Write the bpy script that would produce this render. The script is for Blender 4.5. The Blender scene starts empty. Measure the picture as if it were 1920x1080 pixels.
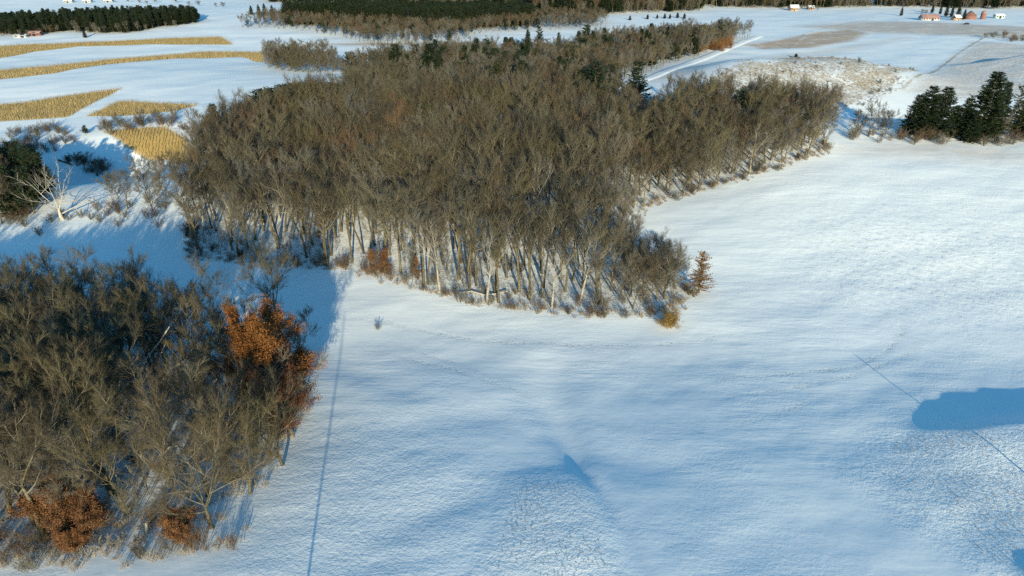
import bpy, math, random
import numpy as np
from mathutils import Vector, Matrix

R = math.radians
scene = bpy.context.scene
COL = scene.collection

# ------------------------------------------------------------------ camera
CAM_H, PITCH, FOC = 60.0, 25.8, 1280.0          # metres, degrees below the horizon, focal length in photo pixels
cam_data = bpy.data.cameras.new('camera')
cam_data.sensor_width = 36.0
cam_data.lens = 36.0 * FOC / 1920.0
cam_data.clip_start = 0.5
cam_data.clip_end = 20000.0
cam = bpy.data.objects.new('camera', cam_data)
cam.location = (0, 0, CAM_H)
cam.rotation_euler = (R(90 - PITCH), 0, 0)
COL.objects.link(cam)
scene.camera = cam

# ------------------------------------------------------------------ daylight
SUN_EL, SUN_AZ = 12.5, -9.5                     # elevation; light travels towards +Y turned this much (negative: to -X)
ldx, ldy = math.sin(R(SUN_AZ)), math.cos(R(SUN_AZ))
world = bpy.data.worlds.new('World')
scene.world = world
world.use_nodes = True
wn = world.node_tree
bg = wn.nodes['Background']
sky = wn.nodes.new('ShaderNodeTexSky')
sky.sky_type = 'NISHITA'
sky.sun_disc = False
sky.sun_elevation = R(SUN_EL)
sky.sun_rotation = math.atan2(-ldx, -ldy)
sky.air_density = 1.0
sky.dust_density = 0.15
sky.ozone_density = 4.0
hs = wn.nodes.new('ShaderNodeHueSaturation')
hs.inputs['Saturation'].default_value = 1.12
hs.inputs['Hue'].default_value = 0.482
wn.links.new(sky.outputs[0], hs.inputs['Color'])
wn.links.new(hs.outputs[0], bg.inputs['Color'])
bg.inputs['Strength'].default_value = 0.13

sun_data = bpy.data.lights.new('sun', 'SUN')
sun_data.energy = 3.8
sun_data.angle = R(0.5)
sun_data.color = (1.0, 0.88, 0.58)
sun = bpy.data.objects.new('sun', sun_data)
d = Vector((ldx * math.cos(R(SUN_EL)), ldy * math.cos(R(SUN_EL)), -math.sin(R(SUN_EL))))
sun.rotation_euler = d.to_track_quat('-Z', 'Y').to_euler()
sun.location = (20, -60, 90)
COL.objects.link(sun)

vs = scene.view_settings
vs.view_transform = 'Standard'
vs.look = 'None'
vs.gamma = 1.0
vs.use_curve_mapping = False
vs.exposure = 0.86
scene.cycles.max_bounces = 5
scene.cycles.diffuse_bounces = 2
scene.cycles.glossy_bounces = 1
scene.cycles.sample_clamp_indirect = 2.0
scene.cycles.sample_clamp_direct = 8.0
scene.cycles.use_denoising = False
scene.cycles.denoiser = 'OPENIMAGEDENOISE'
scene.cycles.denoising_input_passes = 'RGB_ALBEDO_NORMAL'

# ------------------------------------------------------------------ terrain heights
def hermite(xs, ys):
    xs = np.array(xs, float); ys = np.array(ys, float)
    m = np.gradient(ys, xs)
    def f(x):
        x = np.clip(x, xs[0], xs[-1])
        i = np.clip(np.searchsorted(xs, x) - 1, 0, len(xs) - 2)
        hh = xs[i + 1] - xs[i]; t = (x - xs[i]) / hh
        return ((2*t**3 - 3*t**2 + 1) * ys[i] + (t**3 - 2*t**2 + t) * hh * m[i]
                + (-2*t**3 + 3*t**2) * ys[i + 1] + (t**3 - t**2) * hh * m[i + 1])
    return f

def sstep(x, a, b):
    t = np.clip((x - a) / (b - a), 0, 1)
    return t * t * (3 - 2 * t)

def gauss(x, y, cx, cy, sx, sy, rot=0.0):
    c, s = math.cos(rot), math.sin(rot)
    u = (x - cx) * c + (y - cy) * s
    v = -(x - cx) * s + (y - cy) * c
    return np.exp(-0.5 * ((u / sx) ** 2 + (v / sy) ** 2))

base_prof = hermite([-300, -100, 0, 40, 62, 80, 97, 115, 150, 200, 260, 400, 600, 800, 1000, 1200, 2000, 4000, 9000],
                    [10, 8.5, 6.6, 4.7, 3.1, 1.45, 0.1, 0.15, 1.7, 3.0, 2.6, 4, 8, 14, 21, 30, 70, 130, 150])
field_prof = hermite([60, 100, 130, 165, 200, 220, 236, 250, 262, 290, 400], [0, 0, 1.3, 4.2, 7.2, 8.2, 6.2, 2.6, 0.6, 0.0, 0])

def seg_side(x, y, ax, ay, bx, by):
    """distance along and (left-positive) off the line a->b"""
    L = math.hypot(bx - ax, by - ay); ux, uy = (bx - ax) / L, (by - ay) / L
    return (x - ax) * ux + (y - ay) * uy, -(x - ax) * uy + (y - ay) * ux, L

def polyline_dist(x, y, pts):
    best = np.full(np.shape(x), 1e9)
    for (ax, ay), (bx, by) in zip(pts[:-1], pts[1:]):
        L2 = (bx - ax) ** 2 + (by - ay) ** 2
        t = np.clip(((x - ax) * (bx - ax) + (y - ay) * (by - ay)) / L2, 0, 1)
        best = np.minimum(best, np.hypot(x - ax - t * (bx - ax), y - ay - t * (by - ay)))
    return best

_lat = np.random.default_rng(77).random((128, 128))
def vnoise(x, y):
    xi = np.floor(x).astype(int); yi = np.floor(y).astype(int); u = x - xi; v = y - yi
    u = u * u * (3 - 2 * u); v = v * v * (3 - 2 * v)
    g = lambda a, b: _lat[a % 128, b % 128]
    return (g(xi, yi) * (1 - u) + g(xi + 1, yi) * u) * (1 - v) + (g(xi, yi + 1) * (1 - u) + g(xi + 1, yi + 1) * u) * v - 0.5

SWALE = None; GULLY = None; KNOLL = None; CREST = None; CREST2 = None      # set below, once the plain slope is known

def height(x, y):
    x = np.asarray(x, float); y = np.asarray(y, float)
    z = base_prof(y)
    far = sstep(y, 300, 900)
    # the big field on the right with its crest, and the wooded rise in the middle
    z = z + field_prof(y - 0.06 * (x - 110)) * sstep(x, 28, 85)
    z = z + 13.0 * gauss(x, y, -22, 262, 70, 68)
    # gully with the knoll beside it
    if GULLY:
        gxs = np.array([p[0] for p in GULLY]); gys = np.array([p[1] for p in GULLY])
        dx_ = x - np.interp(y, gys, gxs)
        sg_ = 1.25 + 0.13 * np.maximum(y - 66, 0)
        z = z - 0.95 * np.clip((y - 36) / 44, 0, 1) * np.exp(-(dx_ / sg_) ** 2) * (1 - sstep(y, 72, 108))
        z = z + 0.20 * gauss(x, y, KNOLL[0], KNOLL[1], 6.0, 7.5, 0.0) - 0.10 * gauss(x, y, KNOLL[0] + 2.0, KNOLL[1] + 12.0, 9.0, 4.5, 0.1)
    # the rough hill in the lower right, steep on its far side
    if CREST:
        s, o, L = seg_side(x, y, *CREST)
        s = s - 4.4; w_ = sstep(s, -2.5, 13.0); o = o - 1.2 * (1 - sstep(s, 0, 8)) + 0.6 * vnoise(s / 5.0, 0 * s)
        prof = np.where(o < 0, np.exp(-(o / 12.0) ** 2), np.exp(-(o / 3.3) ** 2))
        z = z + (1.62 + 0.35 * vnoise(s / 2.3, o / 4.0)) * prof * np.sqrt(w_)
        s, o, L = seg_side(x, y, *CREST2)
        prof = np.where(o < 0, np.exp(-(o / 6.0) ** 2), np.exp(-(o / 1.8) ** 2))
        z = z + 0.6 * prof * sstep(s, 0, 5)
    # ravine on the left
    z = z - 10.0 * gauss(x, y, -130, 203, 24, 14, 0.2)
    z = z + 2.0 * gauss(x, y, -150, 165, 60, 14)
    # strip fields at the upper left
    z = z + 9.0 * gauss(x, y, -260, 560, 230, 130)
    z = z + 5.0 * gauss(x, y, -190, 330, 90, 45)
    # grassy hillock and its shoulder
    z = z + 11.0 * gauss(x, y, 158, 352, 36, 27)
    z = z + 7.0 * gauss(x, y, 108, 338, 17, 22)
    z = z - 3.5 * gauss(x, y, 150, 278, 70, 12)
    # hollow in the field at the upper right
    s, o, L = seg_side(x, y, 246, 392, 420, 408)
    prof = np.where(o < 0, np.exp(-(o / 70.0) ** 2), np.exp(-(o / 11.0) ** 2))
    z = z + 9.0 * prof * sstep(s, -20, 60)
    # far swells and wooded ridges
    z = z + far * (3.0 * np.sin(x / 95.0 + 1.0) * np.sin(y / 120.0 + 0.6) + 5.0 * np.sin(x / 210.0 + y / 330.0))
    z = z + 22.0 * gauss(x, y, 130, 1000, 140, 90) + 26.0 * gauss(x, y, 560, 1080, 320, 110) + 14.0 * gauss(x, y, -160, 1050, 150, 90)
    if SWALE:
        for pl_, dp, sg in SWALE: z = z - dp * np.exp(-(polyline_dist(x, y, pl_) / sg) ** 2)
    # wind drifts and soft undulation everywhere
    c_, s_ = math.cos(0.3), math.sin(0.3)
    xr, yr = x * c_ + y * s_, -x * s_ + y * c_
    calm = 1.0 if SWALE is None else 1 - 0.8 * gauss(x, y, SWALE[0][0][2][0], SWALE[0][0][2][1] - 2, 9, 11)
    z = z + calm * (0.50 * vnoise(xr / 26.0, yr / 15.0) + 0.22 * vnoise(xr / 11.0 + 31, yr / 5.5 + 7) + 0.075 * vnoise(xr / 4.2 + 11, yr / 2.1 + 53) * (y < 260))
    z = z + 0.10 * np.sin(x / 6.3 + 0.4 * np.sin(y / 9.0)) * np.sin(y / 7.7 + 0.8)
    return z

def hz(x, y):
    return float(height(np.array([x]), np.array([y]))[0])

_TS = np.concatenate([np.linspace(45, 320, 700), np.geomspace(321, 9000, 900)])
_cp, _sp = math.cos(R(PITCH)), math.sin(R(PITCH))

def at(px, py, dz=0.0):
    """the ground point seen at a photo pixel (authoring help only)"""
    a, b = (px - 960) / FOC, (540 - py) / FOC
    v = np.array([a, _cp + b * _sp, -_sp + b * _cp]); v = v / np.linalg.norm(v)
    X, Y, Z = v[0] * _TS, v[1] * _TS, CAM_H + v[2] * _TS
    dd = Z - height(X, Y) - dz
    i = np.argmax(dd < 0)
    if dd[i] >= 0: i = len(_TS) - 1
    lo, hi = _TS[max(i - 1, 0)], _TS[i]
    for _ in range(25):
        m = 0.5 * (lo + hi)
        if CAM_H + v[2] * m - hz(v[0] * m, v[1] * m) - dz < 0: hi = m
        else: lo = m
    return (v[0] * hi, v[1] * hi)

def poly(pts):
    return [at(*p) for p in pts]

_g = poly([(1235, 1160), (1205, 1080), (1165, 985), (1125, 915), (1090, 870), (1062, 820), (1035, 762)])
_k = at(1050, 955)
_sw = [(poly([(1300, 892), (1180, 862), (1085, 850), (985, 876), (870, 930), (740, 1000), (600, 1060)]), 0.19, 3.8), (poly([(640, 680), (800, 745), (920, 785), (1000, 810)]), 0.15, 3.4)]
_c = at(1690, 822, 1.2) + at(1925, 793, 1.7)
_c2 = at(1885, 1088, 0.4) + at(2000, 1075, 0.6)
GULLY, KNOLL, CREST, CREST2, SWALE = _g, _k, _c, _c2, _sw

def inside(x, y, P):
    x = np.asarray(x); y = np.asarray(y)
    c = np.zeros(x.shape, bool)
    n = len(P)
    for i in range(n):
        (x1, y1), (x2, y2) = P[i], P[(i + 1) % n]
        if y1 == y2: continue
        k = ((y1 > y) != (y2 > y)) & (x < (x2 - x1) * (y - y1) / (y2 - y1) + x1)
        c ^= k
    return c

def edge_dist(x, y, P):
    return polyline_dist(x, y, P + [P[0]])

def project(x, y, z):
    dx, dy, dz = x, y, z - CAM_H
    dep = dy * _cp - dz * _sp; up = dy * _sp + dz * _cp
    return 960 + FOC * dx / dep, 540 - FOC * up / dep

# ------------------------------------------------------------------ materials
def new_mat(name):
    m = bpy.data.materials.new(name); m.use_nodes = True
    nt = m.node_tree
    b = nt.nodes['Principled BSDF']
    b.inputs['Roughness'].default_value = 0.85
    b.inputs['Specular IOR Level'].default_value = 0.15
    return m, nt, b

def nd(nt, t, **kw):
    n = nt.nodes.new(t)
    for k, v in kw.items(): setattr(n, k, v)
    return n

def ramp_mat(name, cols, rough=0.9, noise=None, spec=0.1):
    """colour chosen per object from a ramp, with a little noise along it"""
    m, nt, b = new_mat(name)
    oi = nd(nt, 'ShaderNodeObjectInfo')
    cr = nd(nt, 'ShaderNodeValToRGB')
    el = cr.color_ramp.elements
    while len(el) < len(cols): el.new(0.5)
    for i, c in enumerate(cols):
        el[i].position = i / max(1, len(cols) - 1); el[i].color = (*c, 1)
    nt.links.new(oi.outputs['Random'], cr.inputs['Fac'])
    out = cr.outputs[0]
    if noise:
        sc, amt = noise
        tc = nd(nt, 'ShaderNodeTexCoord')
        nz = nd(nt, 'ShaderNodeTexNoise'); nz.inputs['Scale'].default_value = sc; nz.inputs['Detail'].default_value = 3
        nt.links.new(tc.outputs['Object'], nz.inputs['Vector'])
        mr = nd(nt, 'ShaderNodeMapRange')
        mr.inputs['From Min'].default_value = 0.3; mr.inputs['From Max'].default_value = 0.7
        mr.inputs['To Min'].default_value = 1 - amt; mr.inputs['To Max'].default_value = 1 + amt
        nt.links.new(nz.outputs['Fac'], mr.inputs['Value'])
        mx = nd(nt, 'ShaderNodeVectorMath', operation='SCALE')
        nt.links.new(out, mx.inputs[0]); nt.links.new(mr.outputs[0], mx.inputs['Scale'])
        out = mx.outputs[0]
    nt.links.new(out, b.inputs['Base Color'])
    b.inputs['Roughness'].default_value = rough
    b.inputs['Specular IOR Level'].default_value = spec
    return m

M_BARK = ramp_mat('bark', [(0.085, 0.07, 0.045), (0.13, 0.11, 0.065), (0.10, 0.085, 0.06), (0.16, 0.135, 0.08)], noise=(3.0, 0.4))
M_LIMB = ramp_mat('limbs', [(0.16, 0.14, 0.10), (0.22, 0.195, 0.145), (0.13, 0.115, 0.085), (0.27, 0.24, 0.18)], noise=(2.0, 0.25))
M_TWIG = ramp_mat('twigs', [(0.124, 0.106, 0.062), (0.070, 0.060, 0.042), (0.142, 0.124, 0.082), (0.108, 0.080, 0.055), (0.134, 0.116, 0.062), (0.165, 0.150, 0.118), (0.110, 0.096, 0.064), (0.082, 0.073, 0.054)])
M_TWIG_RED = ramp_mat('red_brown_twigs', [(0.13, 0.088, 0.055), (0.15, 0.10, 0.062), (0.12, 0.09, 0.06)])
M_TWIG_GREY = ramp_mat('grey_twigs', [(0.17, 0.155, 0.13), (0.14, 0.13, 0.115), (0.20, 0.18, 0.14)])
M_PALE = ramp_mat('pale_bark', [(0.46, 0.43, 0.37), (0.36, 0.33, 0.28)], noise=(2.0, 0.3))
M_PALE_TREE = ramp_mat('pale_tree_bark', [(0.28, 0.25, 0.20), (0.34, 0.31, 0.26)], noise=(2.0, 0.3))
M_NEEDLE = ramp_mat('needles', [(0.020, 0.036, 0.020), (0.030, 0.046, 0.022), (0.024, 0.040, 0.028)], noise=(0.8, 0.35))
M_NEEDLE_OLIVE = ramp_mat('olive_needles', [(0.05, 0.06, 0.022), (0.04, 0.055, 0.02)], noise=(0.8, 0.3))
M_ORANGE = ramp_mat('orange_leaves', [(0.19, 0.078, 0.024), (0.165, 0.064, 0.023)], noise=(1.2, 0.45))
M_DULL = ramp_mat('dull_orange_leaves', [(0.18, 0.085, 0.038), (0.15, 0.072, 0.035)], noise=(1.2, 0.5))
M_RUST_SHADED = ramp_mat('shaded_rust_leaves', [(0.12, 0.050, 0.028), (0.14, 0.055, 0.028)], noise=(1.0, 0.4))  # rust leaf colour darkened to carry the shade this oak stands in
M_GOLD = ramp_mat('golden_twigs', [(0.27, 0.18, 0.06), (0.24, 0.16, 0.055)], noise=(1.5, 0.4))
M_CORN = ramp_mat('dry_corn', [(0.50, 0.36, 0.165), (0.46, 0.33, 0.15)], noise=(0.25, 0.25))
M_WEED = ramp_mat('dry_weeds', [(0.42, 0.36, 0.28), (0.36, 0.31, 0.25), (0.30, 0.22, 0.15), (0.46, 0.40, 0.34)])

def plain(name, col, rough=0.7, noise=None):
    return ramp_mat(name, [col, tuple(c * 0.93 for c in col)], rough=rough, noise=noise)

# ------------------------------------------------------------------ mesh helpers
class MB:
    """collects tubes, cones and faces as triangles / quads of one mesh"""
    def __init__(s): s.v = []; s.f3 = []; s.f4 = []; s.n = 0; s.m3 = []; s.m4 = []
    def add(s, verts, tris=None, quads=None, mat=0):
        verts = np.asarray(verts, float)
        if tris is not None and len(tris):
            t = np.asarray(tris) + s.n; s.f3.append(t); s.m3.append(np.full(len(t), mat))
        if quads is not None and len(quads):
            q = np.asarray(quads) + s.n; s.f4.append(q); s.m4.append(np.full(len(q), mat))
        s.v.append(verts); s.n += len(verts)
    def tube(s, pts, rad, sides=4, mat=0):
        pts = np.asarray(pts, float); rad = np.asarray(rad, float); n = len(pts)
        t = np.gradient(pts, axis=0); t /= np.linalg.norm(t, axis=1)[:, None] + 1e-9
        ref = np.array([1.0, 0, 0]) if abs(t[0][0]) < 0.8 else np.array([0, 1.0, 0])
        a = np.cross(t, ref); a /= np.linalg.norm(a, axis=1)[:, None] + 1e-9
        b = np.cross(t, a)
        an = np.arange(sides) * 2 * math.pi / sides
        ring = (a[:, None, :] * np.cos(an)[None, :, None] + b[:, None, :] * np.sin(an)[None, :, None]) * rad[:, None, None] + pts[:, None, :]
        i = np.arange(n - 1)[:, None] * sides; j = np.arange(sides)[None, :]; k = (j + 1) % sides
        q = np.stack([i + j, i + k, i + sides + k, i + sides + j], -1).reshape(-1, 4)
        s.add(ring.reshape(-1, 3), quads=q, mat=mat)
    def cones(s, p, q, r, mat=0):
        """many three sided spikes from p to q, base radius r"""
        p = np.asarray(p, float); q = np.asarray(q, float); n = len(p)
        t = q - p; t /= np.linalg.norm(t, axis=1)[:, None] + 1e-9
        ref = np.where(np.abs(t[:, :1]) < 0.8, np.array([[1.0, 0, 0]]), np.array([[0, 1.0, 0]]))
        a = np.cross(t, ref); a /= np.linalg.norm(a, axis=1)[:, None] + 1e-9
        b = np.cross(t, a); r = np.broadcast_to(np.asarray(r, float), (n,))[:, None]
        v = np.stack([p + a * r, p + (-0.5 * a + 0.866 * b) * r, p + (-0.5 * a - 0.866 * b) * r, q], 1).reshape(-1, 3)
        o = np.arange(n)[:, None] * 4
        f = np.concatenate([o + np.array([[0, 1, 3]]), o + np.array([[1, 2, 3]]), o + np.array([[2, 0, 3]])])
        s.add(v, tris=f, mat=mat)
    def box(s, x0, x1, y0, y1, z0, z1, mat=0):
        v = [(x, y, z) for z in (z0, z1) for y in (y0, y1) for x in (x0, x1)]
        s.add(v, quads=[(0, 2, 3, 1), (4, 5, 7, 6), (0, 1, 5, 4), (2, 6, 7, 3), (0, 4, 6, 2), (1, 3, 7, 5)], mat=mat)
    def mesh(s, name, mats):
        me = bpy.data.meshes.new(name)
        V = np.concatenate(s.v) if s.v else np.zeros((0, 3))
        f3 = np.concatenate(s.f3) if s.f3 else np.zeros((0, 3), int)
        f4 = np.concatenate(s.f4) if s.f4 else np.zeros((0, 4), int)
        me.vertices.add(len(V)); me.vertices.foreach_set('co', V.ravel())
        nl = f3.size + f4.size; npl = len(f3) + len(f4)
        me.loops.add(nl); me.loops.foreach_set('vertex_index', np.concatenate([f3.ravel(), f4.ravel()]).astype(np.int32))
        me.polygons.add(npl)
        st = np.concatenate([np.arange(len(f3)) * 3, f3.size + np.arange(len(f4)) * 4]).astype(np.int32)
        me.polygons.foreach_set('loop_start', st)
        mi = np.concatenate([np.concatenate(s.m3) if s.m3 else np.zeros(0), np.concatenate(s.m4) if s.m4 else np.zeros(0)]).astype(np.int32)
        me.polygons.foreach_set('material_index', mi)
        for m in (mats if isinstance(mats, (list, tuple)) else [mats]): me.materials.append(m)
        me.update(); me.validate()
        return me

def link(name, me, parent=None, **props):
    o = bpy.data.objects.new(name, me)
    COL.objects.link(o)
    if parent: o.parent = parent
    for k, v in props.items(): o[k] = v
    return o

# ------------------------------------------------------------------ ground masks (all in world metres)
def soft(x, y, P, w):
    d = edge_dist(x, y, P)
    return np.clip(0.5 + np.where(inside(x, y, P), d, -d) / w, 0, 1)

FOREST = poly([(356, 480), (420, 490), (560, 497), (640, 502), (700, 515), (770, 535), (860, 560), (1000, 580), (1100, 590), (1200, 588),
               (1256, 575), (1288, 556), (1284, 532), (1205, 502), (1168, 448), (1160, 408), (1222, 382), (1322, 353), (1445, 317), (1548, 285), (1550, 262),
               (1500, 240), (1400, 232), (1300, 236), (1215, 252), (1120, 242), (900, 228), (640, 236), (540, 258), (490, 274), (432, 298),
               (398, 312), (366, 390)])
WOOD = [(-100, 50), (-72, 51), (-55, 52.5), (-46, 54), (-38, 56.5), (-34, 60), (-31.5, 66), (-31, 74), (-31, 80), (-33, 85), (-41, 91),
        (-50, 97), (-64, 101), (-76, 103), (-92, 101), (-110, 95)]
EDGE_WOOD = poly([(-90, 430), (20, 418), (85, 408), (105, 385), (60, 340), (20, 318), (-90, 318)])
MIDWOOD = poly([(655, 160), (690, 150), (760, 140), (880, 130), (1000, 122), (1080, 108), (1100, 95), (1190, 84), (1290, 76), (1400, 68), (1412, 66),
                (1360, 86), (1290, 112), (1160, 150), (1150, 205), (1000, 205), (900, 203), (660, 205)])
FARWOOD = poly([(445, 51), (560, 57), (640, 70), (690, 82), (800, 84), (880, 74), (905, 62), (1000, 57), (1090, 56), (1135, 48), (1140, 38),
                (1000, 36), (960, 38), (800, 38), (640, 36), (520, 38)])
PLANT = poly([(-120, 67), (50, 67), (130, 59), (190, 62), (240, 62), (290, 53), (384, 41), (360, 35), (250, 37), (100, 45), (-120, 60)])
CLUMP = poly([(505, 128), (545, 133), (600, 134), (650, 134), (655, 124), (600, 112), (510, 112)])
RIDGES = [poly([(640, 9), (800, 13), (1000, 11), (1010, -6), (640, -6)]), poly([(1000, 28), (1150, 27), (1310, 22), (1340, -8), (1000, -8)]),
          poly([(1330, 14), (1500, 15), (1640, 13), (1720, 14), (1860, 17), (1990, 11), (1990, -8), (1330, -8)]), poly([(500, 4), (600, 6), (640, 4), (640, -6), (500, -6)])]
CORN = [poly([(-60, 113), (0, 109), (65, 97), (150, 87), (300, 83), (438, 84), (415, 69), (380, 70), (250, 75), (100, 82), (-60, 90)]),
        poly([(-60, 154), (0, 149), (100, 138), (200, 121), (330, 110), (455, 107), (478, 116), (494, 117), (496, 98), (380, 97), (200, 112), (80, 125), (-60, 137)]),
        poly([(-60, 230), (0, 228), (127, 220), (170, 196), (228, 166), (150, 176), (60, 190), (-60, 202)]),
        poly([(160, 218), (210, 196), (226, 189), (290, 192), (372, 197), (330, 208), (240, 217)]),
        poly([(192, 246), (250, 240), (310, 237), (345, 256), (385, 290), (360, 306), (320, 300), (275, 300), (235, 275)])]
HILLOCK = poly([(1300, 165), (1345, 130), (1390, 113), (1440, 117), (1510, 108), (1560, 106), (1640, 122), (1720, 132), (1690, 168), (1620, 200), (1520, 205), (1400, 200)])
TAN = [(poly([(1395, 84), (1455, 76), (1520, 62), (1590, 55), (1628, 62), (1600, 76), (1520, 90), (1430, 92)]), 1.0, 8),
       (poly([(1500, 50), (1640, 40), (1760, 42), (1920, 50), (1990, 60), (1990, 78), (1800, 66), (1640, 62)]), 0.75, 25),
       (poly([(1700, 170), (1830, 78), (1990, 88), (1990, 175), (1800, 185)]), 0.5, 12),
       (poly([(1590, 285), (1640, 270), (1750, 268), (1860, 278), (1960, 300), (1800, 300)]), 0.42, 12),
       (poly([(1180, 150), (1330, 118), (1560, 92), (1700, 70), (1560, 100), (1480, 108), (1340, 128)]), 0.5, 20),
       (poly([(560, 84), (690, 80), (820, 80), (700, 86)]), 0.8, 4)]

# one sheet, finer near the camera, out past the horizon
NR, NC = 860, 680
kk = np.linspace(0, 1, NR)
yy = -80 + 0 * kk
B0 = 25.0
yy = (45 + B0) * np.exp(kk * math.log((9000 + B0) / (45 + B0))) - B0
yy = np.concatenate([np.linspace(-160, 44, 60), yy])
ss = np.linspace(-1, 1, NC)
ss = np.sign(ss) * np.where(np.abs(ss) < 0.9, np.abs(ss) / 0.9, 1 + (np.abs(ss) - 0.9) * 12)
half = np.where(yy > 40, 46 + 0.78 * yy, 46 + 0.78 * 40)
GX = ss[None, :] * half[:, None]
GY = np.repeat(yy[:, None], NC, 1)
gx, gy = GX.ravel(), GY.ravel()
gz = height(gx, gy)

grass = np.zeros_like(gx); tan = np.zeros_like(gx); litter = np.zeros_like(gx); rough = np.zeros_like(gx); rows = np.zeros_like(gx); track = np.zeros_like(gx); corn = np.zeros_like(gx)
near = (gy < 1400)
idx = np.nonzero(near & (np.abs(gx) < 60 + 0.95 * np.maximum(gy, 0)))[0]
X, Y = gx[idx], gy[idx]
def put(arr, val): arr[idx] = np.maximum(arr[idx], val)
for P, w in ((FOREST, 5.0), (WOOD, 4.0), (EDGE_WOOD, 6), (MIDWOOD, 15), (FARWOOD, 25), (CLUMP, 6), (PLANT, 20)):
    put(litter, soft(X, Y, P, w))
put(grass, 0.75 * np.exp(-(edge_dist(X, Y, FOREST) / 2.6) ** 2))
put(grass, 0.62 * np.exp(-(edge_dist(X, Y, WOOD) / 2.4) ** 2))
put(grass, 0.90 * soft(X, Y, HILLOCK, 10)); put(tan, 0.10 * soft(X, Y, HILLOCK, 14))
put(grass, 0.55 * soft(X, Y, poly([(20, 300), (60, 250), (190, 238), (240, 280), (330, 400), (250, 425), (120, 430), (0, 440), (-60, 420)]), 14))
put(grass, 0.5 * soft(X, Y, poly([(-60, 250), (200, 236), (360, 210), (380, 225), (200, 245), (60, 270), (-60, 275)]), 6))
put(grass, 0.60 * soft(X, Y, poly([(1560, 235), (1700, 262), (1990, 270), (1990, 240), (1700, 240), (1600, 225)]), 5))
put(grass, 0.5 * soft(X, Y, poly([(1200, 195), (1300, 185), (1420, 190), (1330, 230), (1230, 215)]), 6))
put(rough, 1.0 * soft(X, Y, poly([(1600, 880), (1690, 822), (1800, 805), (1990, 790), (1990, 1130), (1880, 1075), (1800, 1020), (1700, 965)]), 9))
put(rough, 1.0 * soft(X, Y, poly([(960, 900), (1030, 895), (1100, 908), (1130, 960), (1160, 1085), (880, 1085), (930, 1000)]), 5))
put(rough, 0.55 * soft(X, Y, poly([(580, 800), (760, 780), (900, 900), (900, 1090), (480, 1090)]), 14))
put(rough, 0.30 * soft(X, Y, poly([(1500, 330), (1920, 300), (1990, 640), (1750, 640), (1560, 560)]), 25))
put(grass, 0.22 * soft(X, Y, poly([(1640, 880), (1720, 822), (1990, 790), (1990, 1000), (1800, 900)]), 8))
put(grass, 0.16 * soft(X, Y, poly([(1000, 905), (1090, 908), (1120, 960), (1140, 1085), (960, 1085)]), 4))
for P, a, w in TAN: put(tan, a * soft(X, Y, P, w))
for P in CORN: put(corn, soft(X, Y, P, 2.0))
put(rows, soft(X, Y, poly([(1700, 172), (1830, 78), (1990, 88), (1990, 190), (1800, 190)]), 8))
put(rows, 0.35 * soft(X, Y, poly([(1480, 420), (1700, 400), (1960, 430), (1960, 600), (1560, 570)]), 20))
TRACKS = [[(690, 640), (760, 652), (850, 680), (930, 708), (1010, 730)], [(640, 640), (740, 668), (840, 690), (960, 730), (1100, 760)],
          [(1240, 720), (1400, 708), (1500, 700), (1600, 690), (1660, 660), (1690, 630), (1700, 560)], [(1300, 745), (1450, 735), (1600, 705), (1720, 655), (1700, 600)],
          [(1300, 800), (1400, 790), (1500, 760), (1600, 720)], [(560, 590), (700, 600), (900, 640), (1150, 650), (1320, 640), (1400, 600)]]
for T in TRACKS:
    pl = poly(T); e0 = np.hypot(X - pl[0][0], Y - pl[0][1]); e1 = np.hypot(X - pl[-1][0], Y - pl[-1][1])
    put(track, np.exp(-(polyline_dist(X, Y, pl) / 0.6) ** 2) * sstep(e0, 0, 22) * sstep(e1, 0, 22) * (0.75 + 0.25 * np.sin(X * 0.7 + Y * 0.45)))
for T in ([(1845, 70), (1800, 98), (1740, 138), (1690, 168)], [(1395, 113), (1480, 110), (1560, 106), (1640, 122), (1725, 132)],
          [(1478, 92), (1510, 62), (1570, 48), (1640, 34)]):
    pl = poly(T)
    wd = 2.2 if T[0][0] != 1478 else 1.6
    put(grass, 0.95 * np.exp(-(polyline_dist(X, Y, pl) / wd) ** 2))

gm = MB()
i = np.arange(len(yy) - 1)[:, None] * NC; j = np.arange(NC - 1)[None, :]
gm.add(np.stack([gx, gy, gz], 1), quads=np.stack([i + j, i + j + 1, i + NC + j + 1, i + NC + j], -1).reshape(-1, 4))

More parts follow.
